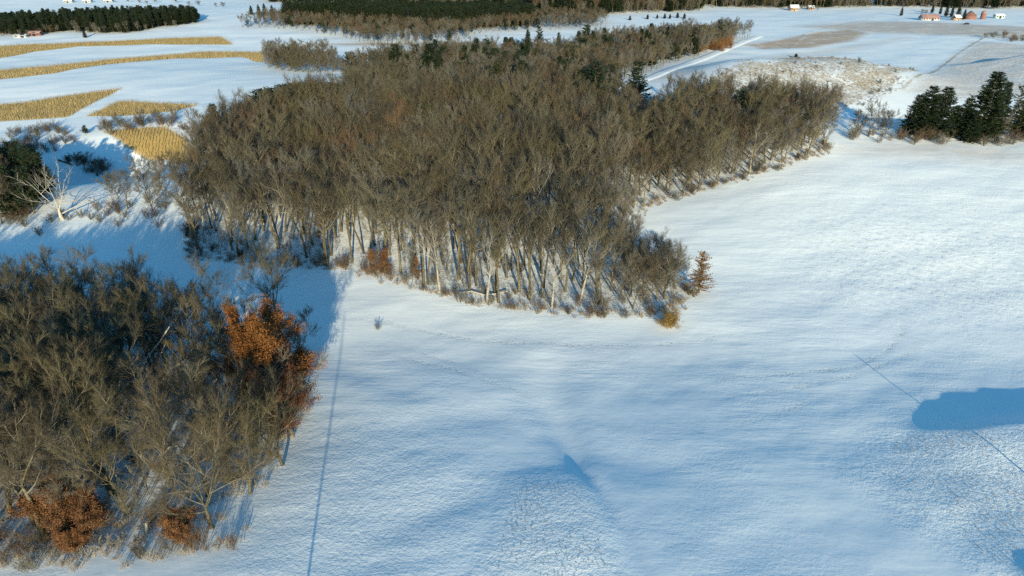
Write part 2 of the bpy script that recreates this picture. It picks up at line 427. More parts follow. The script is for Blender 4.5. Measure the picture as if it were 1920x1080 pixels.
def snow_material():
    m, nt, b = new_mat('snow_ground')
    L = nt.links.new
    def attr(n): return nd(nt, 'ShaderNodeAttribute', attribute_name=n).outputs['Fac']
    tc = nd(nt, 'ShaderNodeTexCoord').outputs['Object']
    def noise(scale, detail=4, rough_=0.55, vec=None, stretch=None):
        n = nd(nt, 'ShaderNodeTexNoise'); n.inputs['Scale'].default_value = scale; n.inputs['Detail'].default_value = detail; n.inputs['Roughness'].default_value = rough_
        v = vec or tc
        if stretch:
            mp = nd(nt, 'ShaderNodeMapping'); mp.inputs['Scale'].default_value = stretch[:3]; mp.inputs['Rotation'].default_value = (0, 0, stretch[3])
            L(v, mp.inputs['Vector']); v = mp.outputs[0]
        L(v, n.inputs['Vector']); return n.outputs['Fac']
    def mth(op, a, b_=None, c=None, clamp=False):
        n = nd(nt, 'ShaderNodeMath', operation=op, use_clamp=clamp)
        for k, v in enumerate((a, b_, c)):
            if v is None: continue
            if isinstance(v, (int, float)): n.inputs[k].default_value = v
            else: L(v, n.inputs[k])
        return n.outputs[0]
    def mix(f, a, c):
        n = nd(nt, 'ShaderNodeMix', data_type='RGBA')
        L(f, n.inputs[0]) if not isinstance(f, (int, float)) else setattr(n.inputs[0], 'default_value', f)
        for k, v in ((6, a), (7, c)):
            if isinstance(v, tuple): n.inputs[k].default_value = (*v, 1)
            else: L(v, n.inputs[k])
        return n.outputs[2]
    def band(v, lo, hi): 
        n = nd(nt, 'ShaderNodeMapRange', interpolation_type='SMOOTHSTEP'); n.inputs['From Min'].default_value = lo; n.inputs['From Max'].default_value = hi
        L(v, n.inputs['Value']); return n.outputs[0]
    big = noise(0.035, 4); med = noise(0.5, 4); fine = noise(2.2, 5, 0.65); streak = noise(0.35, 4, 0.6, stretch=(0.22, 1.0, 1.0, 0.25))
    gran = noise(5.0, 3, 0.6)
    patch = noise(0.11, 5, 0.6)
    col = mix(band(big, 0.3, 0.7), (0.76, 0.80, 0.84), (0.84, 0.86, 0.87))
    # thin tan stubble showing through the snow
    tn = mth('MULTIPLY', attr('tan'), band(mth('ADD', mth('MULTIPLY', patch, 0.6), mth('MULTIPLY', fine, 0.4)), 0.28, 0.52))
    col = mix(tn, col, (0.52, 0.37, 0.26))
    # drilled rows
    wv = nd(nt, 'ShaderNodeTexWave'); wv.inputs['Scale'].default_value = 0.13; wv.inputs['Distortion'].default_value = 1.2; wv.inputs['Detail'].default_value = 2
    mp = nd(nt, 'ShaderNodeMapping'); mp.inputs['Rotation'].default_value = (0, 0, R(-22)); L(tc, mp.inputs['Vector']); L(mp.outputs[0], wv.inputs['Vector'])
    rw = mth('MULTIPLY', mth('MULTIPLY', attr('rows'), wv.outputs['Fac']), band(med, 0.35, 0.65))
    col = mix(mth('MULTIPLY', rw, 0.35), col, (0.55, 0.46, 0.38))
    # weeds and dry grass poking through
    gq = mth('ADD', mth('MULTIPLY', patch, 0.35), mth('ADD', mth('MULTIPLY', fine, 0.45), mth('MULTIPLY', med, 0.30)))
    gsel = band(mth('SUBTRACT', gq, mth('MULTIPLY', mth('SUBTRACT', 1.0, attr('grass')), 0.55)), 0.40, 0.56)
    gsel = mth('MULTIPLY', gsel, band(attr('grass'), 0.02, 0.25))
    gcol = mix(band(noise(0.25, 3), 0.35, 0.65), (0.30, 0.22, 0.14), (0.40, 0.30, 0.17))
    col = mix(mth('MULTIPLY', gsel, 0.85), col, gcol)
    # leaf litter on the woodland floor
    lq = mth('ADD', mth('MULTIPLY', fine, 0.5), mth('ADD', mth('MULTIPLY', med, 0.3), mth('MULTIPLY', gran, 0.2)))
    ls = mth('MULTIPLY', band(lq, 0.46, 0.60), mth('MULTIPLY', attr('litter'), 0.72))
    col = mix(ls, col, (0.24, 0.17, 0.105))
    # speckle of the rough hillsides and the trampled tracks
    sp = mth('MULTIPLY', band(fine, 0.54, 0.68), mth('MULTIPLY', attr('rough'), 0.35))
    col = mix(sp, col, (0.42, 0.36, 0.28))
    ts = mth('MULTIPLY', band(fine, 0.50, 0.62), mth('MULTIPLY', attr('track'), 0.75))
    col = mix(ts, col, (0.36, 0.33, 0.29))
    # soil and residue below the standing corn
    col = mix(mth('MULTIPLY', attr('corn'), band(mth('ADD', attr('corn'), mth('MULTIPLY', fine, 0.5)), 0.5, 0.9)), col, (0.47, 0.31, 0.105))
    L(col, b.inputs['Base Color'])
    b.inputs['Roughness'].default_value = 0.75
    # relief
    crust = band(noise(0.06, 4, 0.6), 0.42, 0.62)
    amp = mth('ADD', mth('MULTIPLY', crust, 0.30), mth('ADD', mth('MULTIPLY', attr('rough'), 1.15), mth('ADD', mth('MULTIPLY', attr('grass'), 0.6), mth('MULTIPLY', attr('track'), 0.8))))
    hgt = mth('MULTIPLY', mth('ADD', mth('MULTIPLY', fine, 0.16), mth('MULTIPLY', gran, 0.05)), amp)
    hgt = mth('ADD', hgt, mth('MULTIPLY', streak, mth('ADD', 0.05, mth('MULTIPLY', band(noise(0.03, 3), 0.35, 0.65), 0.14))))
    hgt = mth('ADD', hgt, mth('MULTIPLY', med, mth('ADD', 0.05, mth('MULTIPLY', attr('rough'), 0.22))))
    hgt = mth('ADD', hgt, mth('MULTIPLY', rw, 0.20))
    hgt = mth('SUBTRACT', hgt, mth('MULTIPLY', attr('track'), 0.12))
    bp = nd(nt, 'ShaderNodeBump'); bp.inputs['Strength'].default_value = 0.9; bp.inputs['Distance'].default_value = 1.0
    L(hgt, bp.inputs['Height']); L(bp.outputs[0], b.inputs['Normal'])
    return m

gme = gm.mesh('ground', snow_material())
gme.polygons.foreach_set('use_smooth', np.ones(len(gme.polygons), bool))
for nm, arr in (('grass', grass), ('tan', tan), ('litter', litter), ('rough', rough), ('rows', rows), ('track', track), ('corn', corn)):
    a = gme.attributes.new(nm, 'FLOAT', 'POINT'); a.data.foreach_set('value', arr.astype(np.float32))
link('ground', gme, kind='structure', label='rolling snow covered farmland with patches of dry grass')

# ------------------------------------------------------------------ tree builders
def unit(v): return v / (np.linalg.norm(v) + 1e-9)

def grow(rng, p, d, L, n, wob, up):
    pts = [p]; st = L / n
    for _ in range(n):
        d = unit(d + rng.normal(0, wob, 3) + np.array([0, 0, up]))
        pts.append(pts[-1] + d * st)
    return np.array(pts)

def sample(pts, t):
    f = t * (len(pts) - 1); i = min(int(f), len(pts) - 2); u = f - i
    return pts[i] * (1 - u) + pts[i + 1] * u, unit(pts[i + 1] - pts[i])

def side(rng, d, ang):
    r = rng.normal(0, 1, 3); r = unit(r - d * r.dot(d))
    return unit(d * math.cos(ang) + r * math.sin(ang))

def bare_tree(seed, H=16.0, CR=3.6, clear=0.42, limbs=13, leaders=1, spread=(28, 62), twigs=12, lean=0.03, r0=None, twig_r=0.0085, l2=6, l3=5, want_tips=False, trunk_mat=0):
    rng = np.random.default_rng(seed)
    T, C = MB(), MB(); tips = []
    r0 = r0 or 0.05 + 0.0115 * H
    d0 = unit(np.array([rng.normal(0, lean), rng.normal(0, lean), 1.0]))
    stems = []
    top = H * (0.92 if leaders == 1 else clear + 0.10)
    n = 10
    pts = grow(rng, np.array([0, 0, -0.5]), d0, top + 0.5, n, 0.045, 0.02)
    ts = np.linspace(0, 1, n + 1)
    rad = r0 * ((1 - ts) ** 0.8 * 0.92 + (0.08 if leaders == 1 else 0.45)); rad[0] *= 1.35
    T.tube(pts, rad, 7)
    stems.append((pts, rad, clear / 0.92 if leaders == 1 else 0.72, limbs if leaders == 1 else max(3, limbs // 4)))
    if leaders > 1:
        az0 = rng.uniform(0, 6.28)
        for k in range(leaders):
            a = az0 + k * 6.283 / leaders + rng.normal(0, 0.25); pa = R(rng.uniform(14, 34))
            dd = np.array([math.sin(pa) * math.cos(a), math.sin(pa) * math.sin(a), math.cos(pa)])
            st, _ = sample(pts, rng.uniform(0.8, 1.0))
            lp = grow(rng, st, dd, (H - st[2]) * rng.uniform(0.85, 1.05), 8, 0.07, 0.05)
            lr = rad[-1] * 0.75 * (1 - np.linspace(0, 1, 9) ** 0.9) + 0.02
            T.tube(lp, lr, 5)
            stems.append((lp, lr, 0.18, max(4, limbs // leaders + 1)))
    TP, TQ, TR = [], [], []
    def twig_on(pp, cnt, Lm):
        for t in rng.uniform(0.1, 1.0, cnt):
            s, dd = sample(pp, t)
            dq = side(rng, dd, R(rng.uniform(10, 42))); dq = unit(dq + np.array([0, 0, 0.22]))
            l = Lm * rng.uniform(0.6, 1.25)
            TP.append(s); TQ.append(s + dq * l); TR.append(twig_r)
            if rng.random() < 0.7:
                s2 = s + dq * l * rng.uniform(0.3, 0.6); d2 = side(rng, dq, R(rng.uniform(15, 40)))
                TP.append(s2); TQ.append(s2 + d2 * l * 0.55); TR.append(twig_r * 0.75)
    for (sp, sr, c0, nl) in stems:
        az = rng.uniform(0, 6.28)
        for k in range(nl):
            u = c0 + (0.98 - c0) * (k + rng.uniform(0.1, 0.9)) / nl
            s, dd = sample(sp, u); rr = np.interp(u, np.linspace(0, 1, len(sr)), sr)
            az += 2.4 + rng.normal(0, 0.35)
            hh = (u - c0) / (1 - c0)
            pa = R(spread[1] + (spread[0] - spread[1]) * hh + rng.normal(0, 6))
            out = np.array([math.cos(az), math.sin(az), 0])
            ax = unit(dd * 0.6 + np.array([0, 0, 0.4]))
            d1 = unit(ax * math.cos(pa) + out * math.sin(pa))
            L1 = CR * (1.15 - 0.55 * hh) * rng.uniform(0.75, 1.2) / (1 if leaders == 1 else 1.25)
            p1 = grow(rng, s, d1, L1, 6, 0.12, 0.09)
            q1 = min(rr * 0.55, 0.12) * (1 - np.linspace(0, 1, 7)) ** 0.8 + 0.012
            C.tube(p1, q1, 4, mat=1)
            for t in np.linspace(0.25, 1.0, l2):
                s2, e2 = sample(p1, t); d2 = side(rng, e2, R(rng.uniform(22, 54))) if t < 0.99 else e2
                L2 = L1 * rng.uniform(0.36, 0.60)
                p2 = grow(rng, s2, d2, L2, 4, 0.14, 0.09)
                q2 = np.linspace(0.032, 0.010, 5)
                C.tube(p2, q2, 3, mat=1)
                twig_on(p2, twigs // 2, L2 * 0.45 + 0.2)
                for t3 in np.linspace(0.3, 1.0, l3):
                    s3, e3 = sample(p2, t3); d3 = side(rng, e3, R(rng.uniform(16, 42))) if t3 < 0.99 else e3
                    L3 = L2 * rng.uniform(0.5, 0.8)
                    p3 = grow(rng, s3, d3, L3, 2, 0.14, 0.08)
                    C.tube(p3, np.array([0.018, 0.012, 0.006]) * (twig_r / 0.0105), 3)
                    twig_on(p3, twigs, L3 * 0.6 + 0.18)
                    if want_tips: tips.append((p3[1], L3)); tips.append((p3[2], L3))
    C.cones(TP, TQ, TR)
    return (T, C, tips) if want_tips else (T, C)

def leaves(rng, tips, per, size, spread_):
    B = MB()
    c = np.repeat(np.array([t[0] for t in tips]), per, 0) + rng.normal(0, spread_, (len(tips) * per, 3))
    n = len(c); a = rng.normal(0, 1, (n, 3)); a /= np.linalg.norm(a, axis=1)[:, None]
    b = np.cross(a, rng.normal(0, 1, (n, 3))); b /= np.linalg.norm(b, axis=1)[:, None]
    s = size * rng.uniform(0.6, 1.3, (n, 1))
    v = np.stack([c - a * s, c + b * s * 0.45, c + a * s, c - b * s * 0.45 + np.cross(a, b) * s * 0.25], 1).reshape(-1, 3)
    B.add(v, quads=np.arange(n * 4).reshape(-1, 4))
    return B

def conifer(seed, H=18.0, RAD=3.4, clear=0.06, gap=0.55, per=7, power=0.85, droop=0.25, ragged=0.2, tuft=0.6, lift=0.0):
    rng = np.random.default_rng(seed)
    T, C = MB(), MB()
    n = 8; ts = np.linspace(0, 1, n + 1)
    pts = np.stack([rng.normal(0, 0.06, n + 1), rng.normal(0, 0.06, n + 1), -0.5 + ts * (H + 0.3)], 1)
    T.tube(pts, (0.05 + 0.012 * H) * (1 - ts) ** 0.9 + 0.02, 6)
    P, Q, W, N = [], [], [], []
    z = H * clear + 0.4
    while z < H - 0.2:
        t = z / H
        rr = RAD * (1 - t) ** power * (1 + rng.normal(0, ragged * 0.5)) + 0.15
        if t < 0.2: rr *= 0.75 + t
        k = max(4, int(per * (0.6 + 0.6 * (1 - t))))
        a0 = rng.uniform(0, 6.28)
        for b in range(k):
            if rng.random() < ragged * 0.5: continue
            a = a0 + 6.283 * b / k + rng.normal(0, 0.2)
            L = rr * rng.uniform(1 - ragged, 1 + ragged * 0.7)
            o = np.array([math.cos(a), math.sin(a), 0])
            sdw = np.array([-o[1], o[0], 0])
            el = lift + 0.35 * t - droop * (1 - t)
            nn = max(3, int(L / 0.28))
            s = np.linspace(0.12, 1, nn)
            line = np.array([0, 0, z]) + o * (s * L)[:, None] + np.array([0, 0, 1.0]) * (el * s * L + 0.10 * s ** 2 * L)[:, None]
            if L > 0.8: C.tube(line[[0, nn // 2, nn - 1]], [0.05, 0.03, 0.01], 3, mat=1)
            for q in range(nn):
                for sg in (-1, 1, 0):
                    wl = tuft * (0.55 + 0.6 * (1 - abs(s[q] - 0.5))) * rng.uniform(0.7, 1.25)
                    dd = unit(o * rng.uniform(0.5, 0.9) + sdw * sg * rng.uniform(0.6, 1.0) + np.array([0, 0, rng.normal(0.02, 0.22)]))
                    P.append(line[q]); Q.append(line[q] + dd * wl); W.append(wl * rng.uniform(0.2, 0.3))
        z += gap * rng.uniform(0.75, 1.25) * (0.7 + 0.5 * (1 - t))
    P = np.array(P); Q = np.array(Q); W = np.array(W)[:, None]
    t = Q - P; sd = np.cross(t, rng.normal(0, 0.35, P.shape) + np.array([0, 0, 1.0])); sd /= np.linalg.norm(sd, axis=1)[:, None] + 1e-9
    m = P * 0.45 + Q * 0.55; m[:, 2] -= W[:, 0] * 0.3
    v = np.stack([P, m + sd * W, Q, m - sd * W], 1).reshape(-1, 3)
    o = np.arange(len(P))[:, None] * 4
    C.add(v, tris=np.concatenate([o + [[0, 1, 2]], o + [[0, 2, 3]]]))
    tip = np.array([[0, 0, H - 0.9]]); C.cones(tip, np.array([[0, 0, H + 0.25]]), 0.12)
    return T, C

def shrub(seed, H=2.2, W=1.6, stems=14, twigs=9, tr=0.012):
    rng = np.random.default_rng(seed); C = MB(); TP, TQ = [], []
    for k in range(stems):
        a = rng.uniform(0, 6.28); pa = rng.uniform(0.1, 0.85)
        d = np.array([math.sin(pa) * math.cos(a), math.sin(pa) * math.sin(a), math.cos(pa)])
        b = np.array([rng.normal(0, 0.18 * W), rng.normal(0, 0.18 * W), -0.15])
        p = grow(rng, b, d, H * rng.uniform(0.6, 1.1), 4, 0.14, 0.08)
        C.tube(p, np.linspace(0.03, 0.008, 5), 3)
        for t in np.linspace(0.25, 1, 6):
            s, e = sample(p, t); d2 = side(rng, e, R(rng.uniform(20, 55)))
            p2 = grow(rng, s, d2, H * 0.32 * rng.uniform(0.6, 1.3), 2, 0.15, 0.1)
            C.tube(p2, [0.014, 0.010, 0.005], 3)
            for u in rng.uniform(0.1, 1, twigs):
                s3, e3 = sample(p2, u); d3 = side(rng, e3, R(rng.uniform(20, 60)))
                TP.append(s3); TQ.append(s3 + d3 * H * 0.16 * rng.uniform(0.5, 1.4))
    C.cones(TP, TQ, tr)
    return C

def merged(T, C, name, mats_t, mats_c):
    """trunk and crown as one mesh, for instancing in a wood that reads as a mass"""
    B = MB()
    B.v = [*T.v, *C.v]; off = T.n
    B.f3 = [*T.f3, *[f + off for f in C.f3]]; B.f4 = [*T.f4, *[f + off for f in C.f4]]
    k = len(mats_t)
    B.m3 = [*T.m3, *[m + k for m in C.m3]]; B.m4 = [*T.m4, *[m + k for m in C.m4]]
    return B.mesh(name, mats_t + mats_c)

class Kind:
    def __init__(s, name, T, C, mt, mc):
        s.name = name; mt = mt if isinstance(mt, list) else [mt]; mc = mc if isinstance(mc, list) else [mc, M_LIMB]
        s.tm = T.mesh(name + '_trunk', mt); s.cm = C.mesh(name + '_crown', mc)
        s.T, s.C, s.mt, s.mc = T, C, mt, mc; s._m = None
    def mass(s):
        if s._m is None: s._m = bpy.data.objects.new(s.name + '_source', merged(s.T, s.C, s.name, s.mt, s.mc))
        return s._m

def plant(kind, x, y, s=1.0, rz=0.0, label='', cat='tree', group=None, tilt=(0, 0), name=None, zo=0.0, sz=None):
    e = bpy.data.objects.new(name or kind.name, None)
    e.empty_display_size = 0.5
    e.location = (x, y, hz(x, y) + zo); e.rotation_euler = (tilt[0], tilt[1], rz); e.scale = (s, s, sz or s)
    COL.objects.link(e)
    e['label'] = label; e['category'] = cat
    if group: e['group'] = group
    link('trunk', kind.tm, e); link('crown', kind.cm, e)
    return e

# forest trees: tall, narrow; wood trees: broader
FT = [Kind('bare_tree', *bare_tree(10 + k, H=16.5, CR=4.3 + 0.3 * (k % 3), clear=0.38 + 0.05 * (k % 3), limbs=15, leaders=(3, 4, 1, 3, 4)[k], spread=(26, 64)), M_BARK, M_TWIG) for k in range(5)]
FR = [Kind('bare_tree', *bare_tree(40 + k, H=15.5, CR=4.3, clear=0.36, limbs=15, leaders=3, spread=(26, 62)), M_BARK, M_TWIG_RED) for k in range(2)]
FG = [Kind('bare_tree', *bare_tree(50 + k, H=14.5, CR=4.0, clear=0.30, limbs=14, leaders=3, spread=(26, 60)), M_BARK, M_TWIG_GREY) for k in range(2)]
WT = [Kind('bare_tree', *bare_tree(20 + k, H=17.5, CR=4.6, clear=0.34, limbs=14, leaders=3 + k % 2, spread=(26, 66), twigs=13, l2=7), M_BARK, M_TWIG) for k in range(4)]
FF = [Kind('bare_tree', *bare_tree(180 + k, H=16.5, CR=3.5, clear=0.50 + 0.05 * (k % 2), limbs=12, leaders=(1, 3, 1, 4)[k], spread=(26, 60), twigs=8, l2=6, l3=4, lean=0.05), M_BARK, M_TWIG) for k in range(4)]
PT = [Kind('pale_tree', *bare_tree(60 + k, H=15, CR=3.2, clear=0.35, limbs=9, leaders=3, spread=(24, 55), twigs=6, l2=5, l3=4), M_PALE_TREE, [M_TWIG_GREY, M_PALE_TREE]) for k in range(2)]
SP = [Kind('spruce_tree', *conifer(70 + k, H=18, RAD=4.3, gap=0.48, per=9, power=0.62, ragged=0.28, tuft=0.85), M_BARK, [M_NEEDLE, M_BARK]) for k in range(2)]
PN = [Kind('pine_tree', *conifer(80 + k, H=17, RAD=4.3, clear=0.15, gap=0.8, per=8, power=0.5, droop=0.0, ragged=0.45, tuft=1.0, lift=0.1), M_BARK, [M_NEEDLE, M_BARK]) for k in range(2)]
PO = [Kind('pine_tree', *conifer(90, H=16, RAD=3.8, clear=0.12, gap=0.75, per=7, power=0.55, droop=0.0, ragged=0.4, tuft=0.75, lift=0.15), M_BARK, [M_NEEDLE_OLIVE, M_BARK])]

rnd = random.Random(7)
nrg = np.random.default_rng(11)

def scatter(P, s, jit=0.42, seed=0):
    rg = np.random.default_rng(seed)
    xs = [p[0] for p in P]; ys = [p[1] for p in P]
    X, Y = np.meshgrid(np.arange(min(xs), max(xs), s), np.arange(min(ys), max(ys), s * 0.87))
    X[1::2] += s / 2
    X = X.ravel() + rg.uniform(-jit, jit, X.size) * s; Y = Y.ravel() + rg.uniform(-jit, jit, Y.size) * s
    k = inside(X, Y, P)
    return X[k], Y[k]

def mass(name, pts, kinds, weights, label, cat, seed=0, smin=0.85, smax=1.12):
    """one object of instanced trees: a wood too dense to count"""
    rg = np.random.default_rng(seed)
    pts = np.asarray(pts); n = len(pts)
    me = bpy.data.meshes.new(name)
    me.vertices.add(n); co = np.stack([pts[:, 0], pts[:, 1], height(pts[:, 0], pts[:, 1])], 1); me.vertices.foreach_set('co', co.ravel())
    w = np.asarray(weights) if np.ndim(weights) == 2 else np.tile(np.asarray(weights, float), (n, 1))
    w = w / w.sum(1, keepdims=True)
    iv = (rg.random((n, 1)) > np.cumsum(w, 1)).sum(1).clip(0, len(kinds) - 1)
    a = me.attributes.new('variant', 'INT', 'POINT'); a.data.foreach_set('value', iv.astype(np.int32))
    a = me.attributes.new('size', 'FLOAT', 'POINT'); a.data.foreach_set('value', rg.uniform(smin, smax, n).astype(np.float32))
    a = me.attributes.new('turn', 'FLOAT_VECTOR', 'POINT')
    tv = np.stack([rg.normal(0, 0.03, n), rg.normal(0, 0.03, n), rg.uniform(0, 6.28, n)], 1); a.data.foreach_set('vector', tv.astype(np.float32).ravel())
    o = link(name, me, kind='stuff', label=label, category=cat)
    ng = bpy.data.node_groups.new(name, 'GeometryNodeTree')
    ng.interface.new_socket('Geometry', in_out='INPUT', socket_type='NodeSocketGeometry')
    ng.interface.new_socket('Geometry', in_out='OUTPUT', socket_type='NodeSocketGeometry')
    gi = ng.nodes.new('NodeGroupInput'); go = ng.nodes.new('NodeGroupOutput')
    j = ng.nodes.new('GeometryNodeGeometryToInstance')
    for k in reversed(kinds):
        oi = ng.nodes.new('GeometryNodeObjectInfo'); oi.inputs['Object'].default_value = k.mass(); oi.inputs['As Instance'].default_value = False
        ng.links.new(oi.outputs['Geometry'], j.inputs[0])
    ip = ng.nodes.new('GeometryNodeInstanceOnPoints'); ip.inputs['Pick Instance'].default_value = True
    ng.links.new(gi.outputs[0], ip.inputs['Points']); ng.links.new(j.outputs[0], ip.inputs['Instance'])
    def na(nm, t):
        q = ng.nodes.new('GeometryNodeInputNamedAttribute'); q.data_type = t; q.inputs['Name'].default_value = nm; return q.outputs[0]
    ng.links.new(na('variant', 'INT'), ip.inputs['Instance Index'])
    ng.links.new(na('turn', 'FLOAT_VECTOR'), ip.inputs['Rotation'])
    ng.links.new(na('size', 'FLOAT'), ip.inputs['Scale'])
    ng.links.new(ip.outputs[0], go.inputs[0])
    md = o.modifiers.new('scatter', 'NODES'); md.node_group = ng
    return o

# smaller growth of the woodland floor and edges
SAP = [Kind('sapling', *bare_tree(110 + k, H=6.5 + k, CR=1.5, clear=0.12, limbs=12, leaders=1 + 2 * (k % 2), spread=(20, 50), twigs=7, l2=4, l3=3, r0=0.05), M_BARK, M_TWIG_GREY if k == 1 else M_TWIG) for k in range(3)]
OPEN = [Kind('spreading_tree', *bare_tree(120 + k, H=14.5, CR=5.4, clear=0.14, limbs=15, leaders=3 + k % 2, spread=(30, 74), twigs=12, l2=7), M_BARK, m) for k, m in enumerate((M_TWIG, M_TWIG_GREY, M_TWIG))]
HEDGE = [Kind('hedgerow_tree', *bare_tree(130 + k, H=9.5, CR=3.4, clear=0.08, limbs=18, leaders=3, spread=(24, 64), twigs=12, l2=6, l3=5), M_BARK, m) for k, m in enumerate((M_TWIG, M_TWIG_GREY))]
RUSTY = [Kind('rust_tree', *bare_tree(140, H=8.5, CR=3.2, clear=0.08, limbs=14, leaders=3, spread=(24, 62), twigs=11, l2=6), M_BARK, M_TWIG_RED)]

def leafy(seed, H, CR, per, size, sp_, mleaf, leaders=3, clear=0.12, limbs=20, spread=(26, 72)):
    T, C, tips = bare_tree(seed, H=H, CR=CR, clear=clear, limbs=limbs, leaders=leaders, spread=spread, twigs=3, l2=5, l3=4, want_tips=True)
    k = Kind('oak_tree', T, C, M_BARK, M_TWIG)
    k.leaf = leaves(np.random.default_rng(seed), tips, per, size, sp_).mesh('oak_leaves', mleaf)
    return k
OAK_O = leafy(150, 14.5, 5.2, 50, 0.13, 0.36, M_ORANGE)
OAK_O2 = leafy(151, 9.5, 2.7, 36, 0.12, 0.28, M_ORANGE)
OAK_R = leafy(152, 11.5, 3.9, 44, 0.12, 0.34, M_RUST_SHADED)
BUSH_O = leafy(153, 4.6, 2.4, 22, 0.09, 0.22, M_DULL, clear=0.04)
YOUNG = leafy(154, 5.2, 1.1, 7, 0.08, 0.2, M_DULL, leaders=1, clear=0.06)
def plant_oak(kind, x, y, s, rz, label, cat='oak', group=None, sz=None):
    e = plant(kind, x, y, s, rz, label, cat, group, sz=sz)
    link('leaves', kind.leaf, e)
    return e

SHRUB = [shrub(160 + k, H=2.0 + 0.3 * k, W=1.5).mesh('shrub_twigs', m) for k, m in enumerate((M_TWIG_GREY, M_TWIG, M_TWIG_RED))]
WEED = [shrub(170 + k, H=0.9, W=1.6, stems=13, twigs=3, tr=0.007).mesh('weed_stems', M_WEED) for k in range(2)]
class Sh:
    def __init__(s, me): s.me = me; s._m = None
    def mass(s):
        if s._m is None: s._m = bpy.data.objects.new(s.me.name + '_source', s.me)
        return s._m
SHK = [Sh(m) for m in SHRUB]; WDK = [Sh(m) for m in WEED]
def bush(mesh, x, y, s, label, group=None, name='shrub', cat='shrub', sz=None):
    o = link(name, mesh, label=label, category=cat)
    o.location = (x, y, hz(x, y)); o.rotation_euler = (0, 0, rnd.uniform(0, 6.28)); o.scale = (s, s, sz or s)
    if group: o['group'] = group
    return o

# ------------------------------------------------------------------ the near wood, lower left
fx, fy = scatter(FOREST, 4.7, seed=3)
clr = [at(1310, 549), at(1256, 612)]
ok_ = np.min([np.hypot(fx - a, fy - b) for a, b in clr], axis=0) > 3.6
fx, fy = fx[ok_], fy[ok_]
order = np.argsort(fy ** 2 + fx ** 2)
FIXED = [(20, 962, 'OPEN', 1.18, 'tall bare tree with a straight olive lit trunk left of the double orange bush'),
         (212, 925, 'WIDE', 1.0, 'bare tree with a dark leaning trunk just behind the double orange bush'),
         (398, 990, 'OPEN', 1.05, 'stout trunked bare tree at the front right corner of the near wood'),
         (318, 905, 'WIDE', 0.9, 'bare tree behind the low orange bush of the near wood'),
         (470, 925, 'OPEN', 0.82, 'low bushy bare tree on the near wood edge beside the small russet bush'),
         (530, 872, 'OPEN', 0.85, 'brown twiggy bare tree on the right edge of the near wood below the rust oak'),
         (548, 815, 'OPEN', 0.80, 'dense bare tree tucked under the rust leaved oak'),
         (110, 905, 'WIDE', 0.95, 'bare tree between the straight olive trunk and the dark leaning trunk'),
         (430, 880, 'OPEN', 0.95, 'wide olive crowned bare tree in the front right part of the near wood'),
         (566, 668, 'RED', 0.9, 'pinkish brown twigged bare tree on the snow side of the big orange oak'),
         (530, 640, 'DARK', 0.95, 'dark bare tree peeking out behind the big orange oak'),
         (390, 930, 'WIDE', 0.85, 'bare tree with forked limbs just behind the stout trunk of the near wood')]
fixed_xy = []
for px, py, k, s_, lab in FIXED:
    x, y = at(px, py)
    fixed_xy.append((x, y))
    kind = {'OPEN': OPEN[len(fixed_xy) % 3], 'WIDE': WT[len(fixed_xy) % 4], 'RED': RUSTY[0], 'DARK': FT[1]}[k]
    plant(kind, x, y, s_, rnd.uniform(0, 6.28), lab, tilt=(rnd.gauss(0, 0.05), rnd.gauss(0, 0.05)))
oakA = at(494, 672, 10.5); oakB = at(534, 702, 6.5); oakC = at(510, 745, 6.5)
plant_oak(OAK_O, *oakA, 1.0, 0.4, 'big oak still full of orange leaves on the right edge of the near wood')
plant_oak(OAK_O2, *oakB, 0.95, 1.9, 'smaller orange leaved oak at the snow edge below the big orange oak')
plant_oak(OAK_R, *oakC, 0.95, 2.6, 'rust leaved oak with shade darkened leaves between the two orange oaks of the near wood')
bl = [(102, 985, 1.0, 'left half of the double orange leaved bush before the near wood'), (168, 1008, 1.0, 'right half of the double orange leaved bush before the near wood'),
      (345, 1015, 0.72, 'low orange leaved bush at the foot of the stout trunk'), (140, 1035, 0.62, 'small orange sprout below the double orange bush')]
for n_, (px, py, s_, lab) in enumerate(bl):
    plant_oak(BUSH_O, *at(px, py), s_, n_ * 1.7, lab, 'bush')
wx, wy = scatter(WOOD, 4.9, seed=5)
blocks = fixed_xy + [oakA, oakB, oakC]
for x, y in zip(wx, wy):
    if min(math.hypot(x - a, y - b) for a, b in blocks) < 3.0: continue
    if y < 58 and rnd.random() < 0.35: continue
    if any(abs(x - a) < 4.2 and -9.5 < y - b < 3 for a, b in (oakA, oakB, oakC)): continue
    px, py = project(x, y, hz(x, y) + 9)
    if 215 < px < 425 and 620 < py < 850 and y < 86 and x < -40: continue
    k = rnd.choice(WT + WT + OPEN + FT[:2] + FG[:1])
    if y > 92: lab, gr = 'bare tree on the shaded far edge of the near wood facing the central forest', 'bare trees on the far edge of the near wood'
    elif x > -44: lab, gr = 'bare tree near the orange oaks on the right side of the near wood', 'bare trees around the orange oaks'
    elif y < 66: lab, gr = 'bare tree near the front of the near wood behind the snowy verge', 'bare trees near the front of the near wood'
    elif x > -56: lab, gr = 'bare tree around the leaning white birches in the middle of the near wood', 'bare trees around the leaning birches'
    elif y > 80: lab, gr = 'bare tree in the dark left interior of the near wood, towards the far edge', 'bare trees in the dark left interior of the near wood, far half'
    else: lab, gr = 'bare tree in the dark left interior of the near wood, towards the orange bushes', 'bare trees in the dark left interior of the near wood, near half'
    plant(k, x, y, rnd.uniform(0.72, 1.0), rnd.uniform(0, 6.28), lab, group=gr, tilt=(rnd.gauss(0, 0.06), rnd.gauss(0, 0.06)))

